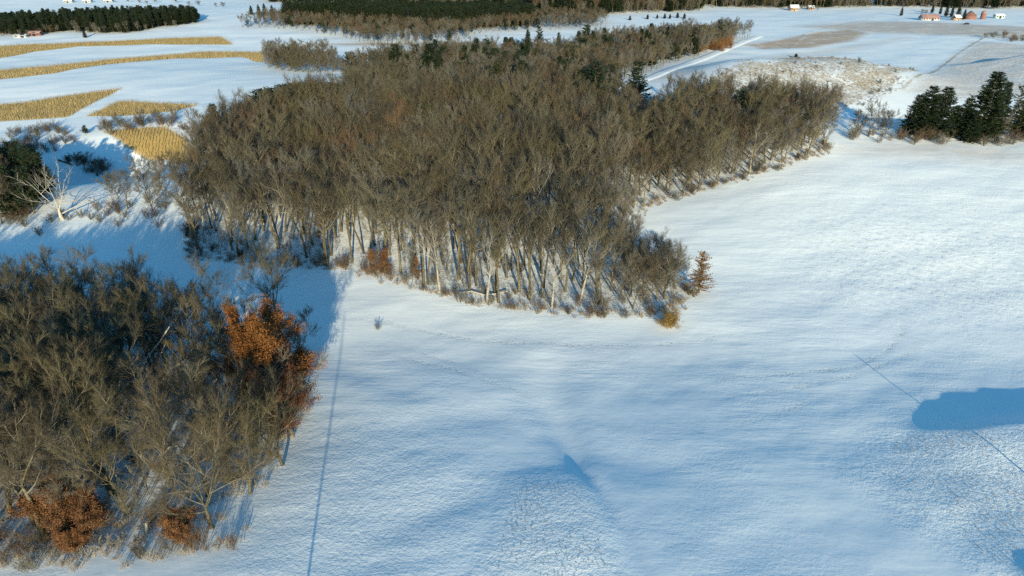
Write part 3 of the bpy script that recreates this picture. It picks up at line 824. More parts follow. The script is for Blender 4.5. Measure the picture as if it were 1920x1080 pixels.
# ------------------------------------------------------------------ the central forest
N_IND = 180
sel = order[:N_IND]; rest = order[N_IND:]
for q in sel:
    x, y = fx[q], fy[q]
    px, py = project(x, y, hz(x, y))
    k = rnd.choice(FF + FF + FT[:2] + FG[:1] + PT[:1]) if px < 1150 else rnd.choice(OPEN + FG + FG)
    low = 1 - 0.28 * float(sstep(np.array(px), 1080, 1190))
    rim = float(edge_dist(x, y, FOREST)) < 4.5
    row = 'on the rim of' if rim else 'set back inside'
    if px < 640: lab, gr = 'bare tree in blue shade %s the forest corner by the near wood' % row, 'bare trees at the shaded corner of the central forest'
    elif px > 1180: lab, gr = 'bushy bare tree %s the rounded right tip of the central forest' % row, 'bare trees on the right tip of the central forest'
    elif px > 1010: lab, gr = 'bare tree %s the forest between fallen log and golden bush' % row, 'bare trees between the fallen log and the golden bush'
    elif px > 830: lab, gr = 'bare tree %s the forest front behind the fallen pale log' % row, 'bare trees behind the fallen log'
    else: lab, gr = 'bare tree %s the forest front around the orange red young oaks' % row, 'bare trees around the young oaks'
    gr += ', front rank' if rim else ', second rank'
    if k in PT: lab = lab.replace('bushy bare tree', 'pale tree').replace('bare tree', 'pale tree'); gr = 'pale ' + gr
    plant(k, x, y, rnd.uniform(0.74, 1.05) * low, rnd.uniform(0, 6.28), lab, group=gr, tilt=(rnd.gauss(0, 0.06), rnd.gauss(-0.03, 0.07)))
pts = np.stack([fx[rest], fy[rest]], 1)
redness = sstep(pts[:, 0], -20, 60) * sstep(pts[:, 1], 170, 260)
kinds = FT + FR + FG + OPEN + PT
fd = edge_dist(pts[:, 0], pts[:, 1], FOREST)
bushy = (np.exp(-(fd / 7.0) ** 2) * sstep(pts[:, 0], 25, 45))[:, None]
W_ = np.concatenate([np.tile([[1.0]], (len(pts), 5)) * (1 - 0.75 * redness[:, None]), np.tile(redness[:, None] * 2.2 + 0.5, (1, 2)), np.full((len(pts), 2), 0.55)], 1)
W_ = np.concatenate([W_ * (1 - 0.9 * bushy), np.tile(bushy * 2.0, (1, 3)) + 0.001, np.full((len(pts), 2), 0.10)], 1)
mass('bare_forest', pts, kinds, W_, 'dense bare brown canopy of the central forest behind its front trees', 'forest', seed=1, smin=0.68, smax=1.04)
# saplings and brush: in the front part of the forest, through the near wood and along both edges
ux, uy = scatter(FOREST, 3.4, seed=31)
k_ = (edge_dist(ux, uy, FOREST) < 5) | (np.random.default_rng(3).random(len(ux)) < 0.30); k_ &= (uy < 215)
vx, vy = scatter(WOOD, 2.5, seed=32)
kv = np.random.default_rng(4).random(len(vx)) < 0.62
mass('sapling_thicket', np.stack([np.r_[ux[k_], vx[kv]], np.r_[uy[k_], vy[kv]]], 1), SAP + SHK, [1, 1, 1, 0.8, 0.8, 0.8], 'thicket of thin bare saplings under the taller woodland trees', 'thicket', seed=6, smin=0.5, smax=1.05)
def along(P, n, w, seed, ymax=400):
    rg = np.random.default_rng(seed); P = P + [P[0]]
    seg = np.array([math.hypot(b[0] - a[0], b[1] - a[1]) for a, b in zip(P[:-1], P[1:])]); c = np.r_[0, np.cumsum(seg)]
    t = rg.uniform(0, c[-1], n); i = np.clip(np.searchsorted(c, t) - 1, 0, len(seg) - 1); u = (t - c[i]) / seg[i]
    A = np.array(P)
    q = A[i] * (1 - u[:, None]) + A[i + 1] * u[:, None] + rg.normal(0, w, (n, 2))
    return q[q[:, 1] < ymax]
ed = np.concatenate([along(FOREST, 1000, 1.0, 41, 300), along(WOOD, 420, 1.2, 42)])
mass('dry_weeds', ed, WDK + SHK, [1, 1, 0.14, 0.14, 0.10], 'fringe of dry weeds and brush where the woods meet the snow', 'weeds', seed=7, smin=0.55, smax=1.2)
vg = scatter(poly([(-30, 1010), (100, 1000), (250, 1000), (380, 1010), (440, 1000), (500, 950), (470, 1010), (420, 1040), (300, 1060), (100, 1075), (-60, 1085)]), 1.5, seed=33)
mass('verge_weeds', np.stack(vg, 1), WDK + SHK, [1, 1, 0.35, 0.2, 0.12], 'grey weeds and brambles on the snowy verge before the near wood', 'weeds', seed=8, smin=0.6, smax=1.3)

rg_ = [scatter(poly([(1690, 818), (1800, 803), (1990, 788), (1990, 1120), (1890, 1070), (1800, 1010), (1700, 950), (1650, 880)]), 0.5, seed=36),
       scatter(poly([(985, 905), (1085, 908), (1120, 960), (1140, 1085), (930, 1085), (945, 990)]), 0.55, seed=37)]
rx_, ry_ = np.concatenate([rg_[0][0], rg_[1][0]]), np.concatenate([rg_[0][1], rg_[1][1]])
rk_ = vnoise(rx_ / 6.0, ry_ / 4.0) + np.random.default_rng(6).random(len(rx_)) * 0.8 > 0.42
mass('stubble_tufts', np.stack([rx_[rk_], ry_[rk_]], 1), WDK, [1, 1], 'short dry stubble poking through the snow on the rough hillsides', 'stubble', seed=16, smin=0.07, smax=0.17)
hx_, hy_ = scatter(HILLOCK, 1.7, seed=35)
hk = (np.array([vnoise(a / 9.0, b / 6.0) for a, b in zip(hx_, hy_)]) + np.random.default_rng(2).random(len(hx_)) * 0.5) > 0.12
mass('hillock_grass', np.stack([hx_[hk], hy_[hk]], 1), WDK + SHK[1:2], [1, 1, 0.06], 'tufts of dry brown grass over the snowy hillock', 'grass', seed=15, smin=0.4, smax=0.85)
mx_, my_ = scatter(MIDWOOD, 5.6, seed=8)
mass('bare_woodland', np.stack([mx_, my_], 1), FT[:2] + FR[:1] + FG + PO + PN[:1] + SP[:1], [1, 1, 0.7, 1.2, 1.2, 0.9, 0.6, 0.5], 'mixed bare woodland stretching back behind the central forest', 'woodland', seed=2, smin=0.55, smax=0.85)
qx, qy = scatter(FARWOOD, 6.0, seed=9)
mass('bare_far_woodland', np.stack([qx, qy], 1), FT[:2] + FR[:1] + FG + PO + PN[:1], [1, 1, 1, 0.5, 0.5, 0.5, 0.4], 'far belt of bare grey trees between the snow fields', 'woodland', seed=3, smin=0.42, smax=0.62)
bx_, by_ = scatter(poly([(530, 40), (640, 34), (800, 36), (960, 36), (1000, 40), (1000, 48), (900, 54), (800, 56), (680, 52), (530, 46)]), 4.6, seed=12)
mass('pine_belt', np.stack([bx_, by_], 1), PN + SP, [1, 1, 0.6, 0.6], 'dark green pine belt along the back of the far bare trees', 'pine belt', seed=9, smin=0.70, smax=0.92)
px_, py_ = scatter(PLANT, 4.2, seed=10)
mass('pine_plantation', np.stack([px_, py_], 1), SP + PN, [1, 1, 1, 1], 'dark green pine plantation on the far left rise', 'plantation', seed=4, smin=0.5, smax=0.66)
pf = along(poly([(-60, 68), (50, 67), (130, 60), (190, 63), (240, 63), (290, 54), (330, 48)]), 60, 2.0, 44, 1200)
mass('plantation_fringe', pf, FG + HEDGE, [1, 1, 1, 1], 'thin fringe of bare grey trees along the front of the pine plantation', 'fringe', seed=14, smin=0.3, smax=0.5)
rp = []
for n_, P in enumerate(RIDGES):
    a, b = scatter(P, 6.0, seed=20 + n_); rp += list(zip(a, b))
mass('ridge_woodland', np.array(rp), FR + HEDGE + SP[:1] + PN[:1], [1, 1, 1, 1, 0.9, 0.6], 'grey wooded ridges along the skyline', 'woodland', seed=5, smin=0.85, smax=1.3)

# ------------------------------------------------------------------ single trees and shrubs that stand out
def one(kinds, px, py, hpx, label, cat='tree', H=None, rz=None, group=None, wide=1.0, name=None):
    """plant at the ground point, as tall as hpx photo pixels there"""
    k = kinds[rnd.randrange(len(kinds))] if isinstance(kinds, list) else kinds
    if hpx < 0:
        x, y = at(px, py, H); k = plant(k, x, y, wide * H / max(v.co.z for v in k.cm.vertices), rnd.uniform(0, 6.28), label, cat, group, name=name, sz=H / max(v.co.z for v in k.cm.vertices)); return k
    x, y = at(px, py); z = hz(x, y)
    p0 = project(x, y, z); p1 = project(x, y, z + 10.0)
    hgt = hpx / (p0[1] - p1[1]) * 10.0
    H0 = max(v.co.z for v in k.cm.vertices)
    s_ = hgt / H0
    return plant(k, x, y, s_ * wide, rnd.uniform(0, 6.28) if rz is None else rz, label, cat, group, name=name, sz=s_)

for px, py, h, w, kn, lab in [
    (1708, 254, 78, 1.0, SP, 'dark spruce at the left end of the spruce row behind the right hand field'),
    (1728, 256, 96, 1.0, SP, 'tall dark spruce second from the left end of the spruce row'),
    (1756, 256, 94, 1.0, SP, 'tall dark spruce third from the left end of the spruce row'),
    (1782, 258, 62, 1.0, SP, 'short spruce filling the gap left of the tallest spruce'),
    (1800, 260, 78, 1.0, SP, 'spruce pressed against the left side of the tallest spruce'),
    (1836, 262, 128, 0.95, SP, 'tallest spruce of the row behind the right hand field'),
    (1862, 258, 106, 0.6, SP, 'slender spruce right of the tallest spruce'),
    (1888, 258, 100, 0.7, PO, 'pale olive pine between the slender spruce and the frame edge'),
    (1918, 258, 92, 1.1, SP, 'dark spruce cut by the right edge of the photo'),
    (1818, 268, 60, 1.0, SP, 'low dark spruce in front of the tallest spruce'),
    (1118, 112, -17, 1.25, PN, 'broad dark pine at the back edge of the central forest'),
    (1146, 118, -14, 1.0, PN, 'smaller pine just right of the broad dark pine'),
    (1197, 112, -17, 1.05, PN, 'snow side pine standing clear between the forest and the farm track'),
    (740, 80, -17, 1.1, SP, 'tall spruce left of the twin spruces in the woodland behind'),
    (805, 79, -18, 1.2, SP, 'taller of the twin spruces in the woodland behind the central forest'),
    (832, 84, -15, 1.0, PN, 'shorter pine right beside the tall twin spruce'),
    (873, 100, -13, 0.8, SP, 'thin dark spruce in the woodland right of the twin spruces'),
    (925, 112, -12, 0.9, SP, 'small spruce in the middle of the woodland behind'),
    (1012, 48, -15, 0.9, PN, 'pine against the snow strip in the middle distance'),
    (990, 54, -12, 0.9, SP, 'small spruce left of the pine against the snow strip'),
    (1100, 44, -18, 1.1, PN, 'dark pine rising above the woodland right of the snow strip'),
    (1048, 60, -12, 0.9, SP, 'spruce at the right end of the snow strip'),
    (700, 105, -13, 1.1, PO, 'olive pine at the left edge of the woodland behind'),
    (1278, 200, 62, 0.8, FG, 'dark bare tree between the snow side pine and the hillock'),
    (396, 192, -17, 0.75, SP, 'narrow dark spruce on the left rim of the central forest'),
    (800, 192, -17, 1.0, PO, 'bright green pine showing in the middle of the brown canopy'),
    (1402, 166, -16, 1.2, PN, 'dark pine in the brown right arm of the central forest'),
    (1428, 156, -16, 0.7, FG, 'tall bare tree behind the dark pine of the right arm'),
    (160, 71, 16, 1.1, SP, 'lone dark spruce in front of the pine plantation'),
    (472, 28, 18, 1.1, SP, 'left spruce of the far cluster beside the pine plantation'),
    (486, 28, 20, 1.0, SP, 'second spruce of the far cluster beside the pine plantation'),
    (497, 28, 22, 1.0, SP, 'tallest spruce of the far cluster beside the pine plantation'),
    (511, 27, 18, 1.0, SP, 'right spruce of the far cluster beside the pine plantation'),
    (1689, 30, 17, 0.9, SP, 'lone spruce left of the long farm building'),
    (1747, 25, 17, 0.9, SP, 'spruce behind the left end of the long farm building'),
    (1762, 27, 18, 0.8, SP, 'spruce behind the right end of the long farm building'),
    (1773, 31, 22, 0.9, SP, 'spruce between the long farm building and the cottage'),
    (1783, 33, 22, 0.8, SP, 'spruce just left of the cottage at the farm'),
    (1795, 34, 24, 1.0, SP, 'tall spruce behind the cottage at the farm'),
    (1806, 37, 20, 0.9, SP, 'spruce between the cottage and the red barn'),
    (1492, 108, 8, 2.2, SP, 'tiny dark bush on the crest of the grassy hillock'),
]:
    cat = 'bush' if 'bush' in lab else ('spruce' if kn is SP else 'pine' if kn in (PN, PO) else 'tree')
    one(kn, px, py, h, lab, cat, wide=w * (1.25 if px > 1700 and py > 200 else 1.0), H=-h, name='evergreen_bush' if cat == 'bush' else None)
for n_ in range(16):
    px = 482 + n_ * 10.5; py = 168 - min(n_, 4) * 3 + rnd.uniform(-4, 4)
    one(PN, px, py, -1, H=rnd.uniform(14, 15.5), label='dark pine in the row along the back left rim of the central forest', cat='pine', group='pines on the back rim of the central forest', wide=1.15)
for px, py, h, w, kn, lab in [
    (1627, 256, 76, 1.15, FG, 'grey bare tree alone left of the spruce row'),
    (1606, 252, 52, 1.2, HEDGE, 'low bare tree between the forest arm and the grey bare tree'),
    (1660, 252, 52, 1.2, HEDGE, 'reddish grey bare tree just left of the first spruce'),
    (1865, 264, 60, 1.0, HEDGE, 'tan bare tree in front of the slender spruce'),
    (1342, 196, 52, 0.9, FG, 'thin bare tree at the left foot of the hillock'),
    (1360, 190, 60, 0.8, FG, 'taller thin bare tree at the left foot of the hillock'),
    (1330, 76, 30, 1.0, FG, 'bare tree sticking up left in the thicket by the farm track'),
    (1373, 76, 40, 0.8, FG, 'bare tree sticking up right in the thicket by the farm track'),
    (1862, 72, 14, 2.2, HEDGE, 'round bare tree at the top of the field boundary'),
    (1846, 72, 12, 1.4, HEDGE, 'small bare tree left of the round one at the field boundary'),
    (265, 232, 32, 1.1, FG, 'lone bare tree in the hedge above the small corn field'),
    (240, 392, 80, 1.1, FG, 'slim bare tree on the right bank of the ravine'),
    (222, 372, 56, 1.4, HEDGE, 'low leaning bare tree on the ravine bank beside the slim tree'),
    (286, 396, 92, 1.1, HEDGE, 'olive bare tree between the ravine and the central forest'),
    (262, 350, 66, 1.1, FG, 'tall bare tree at the lower corner of the small corn field'),
    (300, 345, 60, 1.3, HEDGE, 'yellowish bare tree overlapping the small corn field'),
    (330, 330, 52, 1.3, HEDGE, 'scrubby bare tree at the right corner of the small corn field'),
    (192, 328, 34, 1.6, HEDGE, 'dark scrubby tree in the shade of the ravine'),
    (158, 310, 28, 1.9, HEDGE, 'wide dark scrub tree at the top of the ravine'),
    (1187, 578, 108, 1.25, OPEN, 'spreading grey tree with dark forked trunk near the forest tip'),
    (1246, 560, 104, 1.1, OPEN, 'wide grey bare tree at the far right tip of the central forest'),
    (1222, 528, 92, 1.1, OPEN, 'grey bare tree just behind the two spreading trees at the forest tip'),
    (1264, 522, 74, 1.2, OPEN, 'bushy grey tree beside the rusty conical larch'),
    (376, 282, 60, 1.6, RUSTY, 'rusty brown bushy tree on the left rim of the central forest'),
    (476, 214, 34, 1.3, RUSTY, 'small rusty tree in front of the back rim pines'),
]:
    one(kn, px, py, h, lab, wide=w)
for px, py, h, lab in [(400, 312, 62, 'pale barked tree on the left rim of the central forest, nearer the ravine'), (388, 290, 52, 'pale barked tree on the left rim of the central forest, nearer the rusty tree'),
                       (497, 268, 52, 'pale barked tree standing in the upper left canopy'), (432, 262, 46, 'pale barked tree near the narrow dark spruce'), (840, 305, 40, 'pale barked tree top in the upper middle canopy')]:
    one(PT, px, py, h, lab, wide=0.8)
cp0 = [(508, 126), (520, 128), (532, 131), (545, 132), (558, 134), (572, 134), (586, 135), (600, 135), (614, 133), (628, 134), (642, 133), (515, 118), (535, 118), (556, 119), (578, 120), (600, 120), (620, 122)]
cp = cp0 + [(a + 5, b - 3) for a, b in cp0] + [(a - 4, b + 1) for a, b in cp0[:11]]
for px, py in cp:
    one(HEDGE + WT[:1], px, py, rnd.uniform(40, 54) if px < 625 else 26, 'bare grey brown tree in the round clump between the corn strips and the forest', group='bare trees of the clump by the corn strips', wide=1.2)

# the dark wood at the left edge
ex_, ey_ = scatter(EDGE_WOOD, 4.3, seed=13)
for x, y in zip(ex_, ey_):
    px, py = project(x, y, hz(x, y))
    if px < -70: continue
    k = rnd.choice([SP[0], SP[1], PN[0], PN[1], PN[0], SP[1], FT[0], FT[1]]) if py < 412 else rnd.choice(FT[:3] + FG)
    ever = k in SP + PN
    plant(k, x, y, rnd.uniform(0.55, 0.78), rnd.uniform(0, 6.28), 'dark evergreen in the shaded wood at the left edge' if ever else 'bare tree in the shaded wood at the left edge',
          'evergreen' if ever else 'tree', 'evergreens of the wood at the left edge' if ever else 'bare trees of the wood at the left edge')
DEAD = Kind('dead_tree', *bare_tree(200, H=11.5, CR=5.6, clear=0.12, limbs=10, leaders=4, spread=(34, 78), twigs=3, l2=5, l3=3, r0=0.42), M_PALE, [M_TWIG_GREY, M_PALE])
x, y = at(117, 412)
plant(DEAD, x, y, 1.0, 0.6, 'large pale dead tree with bare spreading limbs beside the ravine', 'dead tree')

# larch, young oaks, golden bush at the forest front
LARCH_T, LARCH_C = conifer(210, H=9.0, RAD=2.3, gap=0.30, per=9, ragged=0.5, tuft=0.34, droop=0.0, power=0.6)
M_LARCH = ramp_mat('larch_needles', [(0.30, 0.15, 0.06), (0.26, 0.13, 0.055)], noise=(1.0, 0.3))
LARCH = Kind('larch_tree', LARCH_T, LARCH_C, M_BARK, [M_LARCH, M_BARK])
one(LARCH, 1310, 549, 80, 'rusty orange conical larch at the right tip of the central forest', 'larch', wide=1.15)
for px, py, s_, lab in [(699, 512, 0.95, 'young oak with orange red leaves at the forest front, left of a pair'), (722, 516, 1.0, 'young oak with orange red leaves at the forest front, right of a pair'),
                        (779, 522, 0.8, 'small young oak with faded tan orange leaves right of the orange pair')]:
    plant_oak(YOUNG, *at(px, py), s_, px * 0.1, lab, 'young oak')
GB = bpy.data.meshes.new
gb = shrub(220, H=3.4, W=3.0, stems=60, twigs=14, tr=0.016).mesh('golden_bush', M_GOLD)
bush(gb, *at(1256, 612), 1.0, 'round golden brown bush on the snow at the forest tip', name='golden_bush', cat='bush', sz=0.8)
bush(SHRUB[0], *at(708, 618), 0.62, 'tiny bare twig bush alone on the open snow')

def P3(px, py, z):
    x, y = at(px, py, z); return (x, y, hz(x, y) + z)
def pole_tree(name, paths, mat, label, cat):
    B = MB()
    for pts_, r1, r2 in paths:
        p = np.array([P3(*q) for q in pts_]); n = len(p)
        B.tube(p, np.linspace(r1, r2, n), 6)
    o = link(name, B.mesh(name, mat), label=label, category=cat)
    return o
pole_tree('fallen_log', [([(862, 549, .25), (885, 546, .45), (908, 553, .5), (930, 551, .6), (952, 546, .7)], .2, .11), ([(908, 553, .5), (925, 558, .35), (935, 560, .3)], .09, .04)], M_PALE, 'pale fallen trunk lying along the forest front', 'log')
pole_tree('fallen_log', [([(1205, 556, .3), (1222, 568, .6), (1240, 580, 1.0), (1258, 597, 1.6)], .14, .05), ([(1222, 568, .6), (1232, 583, .6)], .07, .03)], M_PALE, 'pale fallen trunk poking into the golden bush', 'log')
pole_tree('leaning_birch', [([(280, 772, .0), (300, 722, 4.0), (322, 690, 6.5), (345, 678, 8.0), (372, 668, 9.0), (408, 648, 10.5)], .27, .09), ([(345, 678, 8.0), (360, 655, 9.6), (378, 640, 10.5)], .15, .05), ([(372, 668, 9.0), (360, 690, 8.4), (352, 706, 8.0)], .06, .02), ([(330, 684, 7), (352, 684, 7.6), (372, 686, 8.2)], .07, .02)], M_PALE, 'white birch leaning right over the near wood with forked white limbs', 'birch')
pole_tree('leaning_birch', [([(222, 755, .0), (240, 718, 3.5), (268, 680, 6.5), (300, 640, 9.5), (318, 612, 11.5)], .20, .07)], M_PALE, 'thin white birch leaning left of the forked white birch', 'birch')
pole_tree('leaning_birch', [([(290, 745, .0), (296, 700, 4), (300, 668, 6.5), (312, 640, 9)], .18, .07)], M_PALE, 'short upright white birch between the two leaning birches', 'birch')
pole_tree('leaning_birch', [([(8, 700, 1.0), (6, 670, 4), (5, 645, 6.5)], .14, .09)], M_PALE, 'white birch stem at the far left of the near wood', 'birch')
pole_tree('broken_snag', [([(275, 1004, -.2), (275, 990, .8), (274, 980, 1.5)], .20, .14)], M_PALE, 'short broken white snag between the orange bushes', 'snag')
pole_tree('broken_snag', [([(72, 958, -.2), (72, 945, .8), (73, 935, 1.6)], .15, .10)], M_PALE, 'short white snag left of the double orange bush', 'snag')
pole_tree('fallen_branch', [([(0, 978, .3), (30, 966, .5), (55, 958, .6), (75, 956, .8)], .10, .06)], M_BARK, 'dark fallen branch on the snow at the lower left', 'branch')
pole_tree('fallen_log', [([(300, 860, 1.2), (318, 838, 2.5), (338, 835, 3.0)], .12, .06), ([(285, 862, 1.0), (322, 858, 1.3)], .08, .04)], M_PALE, 'pale broken limb over the snowy gap inside the near wood', 'log')
pole_tree('fallen_log', [([(117, 400, 1.5), (140, 388, 2.6), (168, 374, 3.6)], .20, .07), ([(140, 388, 2.6), (152, 402, 1.0)], .08, .05)], M_PALE, 'pale broken limb hanging off the large dead tree', 'log')
pole_tree('fallen_log', [([(110, 300, .2), (122, 304, .4), (136, 309, .3)], .35, .2)], M_BARK, 'dark log lying in the blue shade of the ravine', 'log')

ORSHRUB = shrub(230, H=2.2, W=1.8, stems=18, twigs=10).mesh('orange_shrub_twigs', ramp_mat('orange_twigs', [(0.24, 0.12, 0.05), (0.20, 0.11, 0.05)]))
# hedges and scrub: shrubs one by one
def shrubs(px0, px1, py0, py1, n, label, group, s0=0.7, s1=1.3, mesh=SHRUB):
    for _ in range(n):
        t = rnd.random()
        bush(rnd.choice(mesh), *at(px0 + (px1 - px0) * t, py0 + (py1 - py0) * t + rnd.gauss(0, 2 + 0.022 * py0)), rnd.uniform(s0, s1), label, group)
shrubs(0, 130, 256, 250, 22, 'low bare shrub in the hedge below the corn strips at the left edge', 'shrubs of the left hedge')
shrubs(185, 330, 245, 226, 30, 'low dark shrub in the hedge between the corn strips and the small corn field', 'shrubs of the hedge above the small corn field', 0.9, 1.7)
shrubs(20, 140, 290, 262, 22, 'scrubby shrub on the snowy bank above the ravine', 'shrubs above the ravine')
shrubs(120, 200, 302, 322, 16, 'dark shrub in the shaded hollow of the ravine', 'shrubs in the ravine')
shrubs(0, 330, 418, 395, 34, 'brown shrub along the lower bank between the ravine and the snow', 'shrubs below the ravine', 0.7, 1.2)
shrubs(1580, 1920, 256, 266, 46, 'low shrub in the snowy verge under the spruce row', 'shrubs under the spruce row', 0.8, 1.6)
shrubs(1210, 1330, 196, 205, 22, 'snowy shrub between the forest edge and the hillock', 'shrubs by the hillock', 0.9, 1.7)
shrubs(1298, 1368, 96, 84, 40, 'orange brown shrub in the thicket by the farm track', 'orange shrubs by the farm track', 1.8, 2.6, [ORSHRUB])
shrubs(1880, 1925, 72, 78, 14, 'dark shrub in the hedge at the right field boundary', 'shrubs of the right field boundary', 1.0, 1.8)
shrubs(655, 860, 165, 165, 12, 'bare shrub along the back of the central forest', 'shrubs behind the central forest', 1.2, 2.0)
one(PN, 161, 252, 18, 'round dark evergreen bush left of the small corn field', 'bush', wide=1.5, name='evergreen_bush')
for px, py in [(262, 6), (275, 8), (292, 5), (355, 10), (372, 11), (405, 13), (418, 14), (330, 5), (240, 4)]:
    one(HEDGE, px, py, rnd.uniform(7, 12), 'tiny bare tree on the far snow field beyond the pine plantation', group='far trees beyond the plantation', wide=1.4)
for px, py in [(1181, 38), (1214, 36), (1232, 35), (1246, 35), (1256, 35), (1270, 34), (1283, 35)]:
    one(SP, px, py, rnd.uniform(8, 12), 'small dark evergreen on the snow strip below the wooded ridge', 'evergreen', group='evergreens on the snow strip', wide=1.5)
for px, py in [(1478, 20), (1502, 18), (1513, 18), (1522, 19), (1532, 19), (1728, 27), (1736, 26)]:
    one(HEDGE, px, py, rnd.uniform(8, 12), 'bare yard tree beside the far farm buildings', group='bare yard trees at the farms', wide=1.3)

# ------------------------------------------------------------------ standing corn
def corn_field(P, lab, ang, dx=0.95, dy=0.75, hgt=1.6):
    c, s_ = math.cos(ang), math.sin(ang)
    Q = [(x * c + y * s_, -x * s_ + y * c) for x, y in P]
    xs = np.arange(min(q[0] for q in Q), max(q[0] for q in Q), dy); ys = np.arange(min(q[1] for q in Q), max(q[1] for q in Q), dx)
    X, Y = np.meshgrid(xs, ys); X = X.ravel(); Y = Y.ravel()
    rg = np.random.default_rng(5)
    X += rg.normal(0, 0.15, X.size); Y += rg.normal(0, 0.16, X.size)
    k = inside(X + rg.normal(0, 0.9, X.size), Y + rg.normal(0, 0.6, X.size), Q); X, Y = X[k], Y[k]
    k = rg.random(X.size) > 0.06; X, Y = X[k], Y[k]
    x = X * c - Y * s_; y = X * s_ + Y * c
    z = height(x, y); n = len(x)
    B = MB()
    h = hgt * rg.uniform(0.75, 1.1, n)
    base = np.stack([x, y, z - 0.1], 1); tip = base + np.stack([rg.normal(0, 0.14, n), rg.normal(0, 0.14, n), h], 1)
    B.cones(base, tip, 0.10)
    for q in range(2):
        a = rg.uniform(0, 6.28, n); m = base + (tip - base) * rg.uniform(0.35, 0.8, (n, 1))
        e = m + np.stack([np.cos(a) * 0.5, np.sin(a) * 0.5, rg.uniform(-0.35, 0.2, n)], 1)
        w = np.stack([-np.sin(a), np.cos(a), np.zeros(n)], 1) * 0.09
        B.add(np.stack([m + w, m - w, e], 1).reshape(-1, 3), tris=np.arange(n * 3).reshape(-1, 3))
    link('corn_field', B.mesh('corn_field', M_CORN), kind='stuff', label=lab, category='corn field')
corn_field(CORN[0], 'upper strip of standing golden corn below the pine plantation', 0.05, 1.1, 0.95)
corn_field(CORN[1], 'long second strip of standing golden corn ending at the tree clump', 0.08, 1.1, 0.9)
corn_field(CORN[2], 'wedge of standing golden corn at the left edge above the hedge', 0.25)
corn_field(CORN[3], 'thin sliver of standing corn right of the snowy lane', 0.0)
corn_field(CORN[4], 'small corn field with rows beside the ravine', 1.9, 1.05, 0.7)

# ------------------------------------------------------------------ farm track
def strip(name, pxs, w, mat, lift, label, kind='structure'):
    P = np.array(poly(pxs)); seg = np.r_[0, np.cumsum(np.hypot(*np.diff(P, axis=0).T))]
    t = np.arange(0, seg[-1], 1.5)
    x = np.interp(t, seg, P[:, 0]); y = np.interp(t, seg, P[:, 1])
    ker = np.hanning(25); ker /= ker.sum()
    x = np.convolve(np.pad(x, 12, 'edge'), ker, 'valid'); y = np.convolve(np.pad(y, 12, 'edge'), ker, 'valid')
    tx, ty = np.gradient(x), np.gradient(y); ln = np.hypot(tx, ty); nx, ny = -ty / ln, tx / ln
    offs = np.array([-1.6, -1.0, -0.35, 0.35, 1.0, 1.6]) * w / 2; up = np.array([-0.6, lift, lift + 0.06, lift + 0.06, lift, -0.6])
    V = np.stack([x[:, None] + nx[:, None] * offs, y[:, None] + ny[:, None] * offs, np.zeros((len(t), 6))], -1)
    zc = height(V[..., 0].ravel(), V[..., 1].ravel()).reshape(-1, 6)
    V[..., 2] = np.maximum(zc, zc.mean(1, keepdims=True) * 0 + zc) + up
    B = MB(); i = np.arange(len(t) - 1)[:, None] * 6; j = np.arange(5)[None, :]
    B.add(V.reshape(-1, 3), quads=np.stack([i + j, i + 6 + j, i + 7 + j, i + 1 + j], -1).reshape(-1, 4))
    o = link(name, B.mesh(name, mat), label=label); o['kind'] = kind
    return o
M_TRACKSNOW = plain('packed_snow', (0.86, 0.87, 0.88), 0.7, (0.4, 0.06))
strip('farm_track', [(1424, 68), (1400, 76), (1370, 88), (1330, 105), (1290, 120), (1240, 138), (1195, 152), (1140, 165)], 6.0, M_TRACKSNOW, 0.35, 'snow covered farm track curving past the thicket')

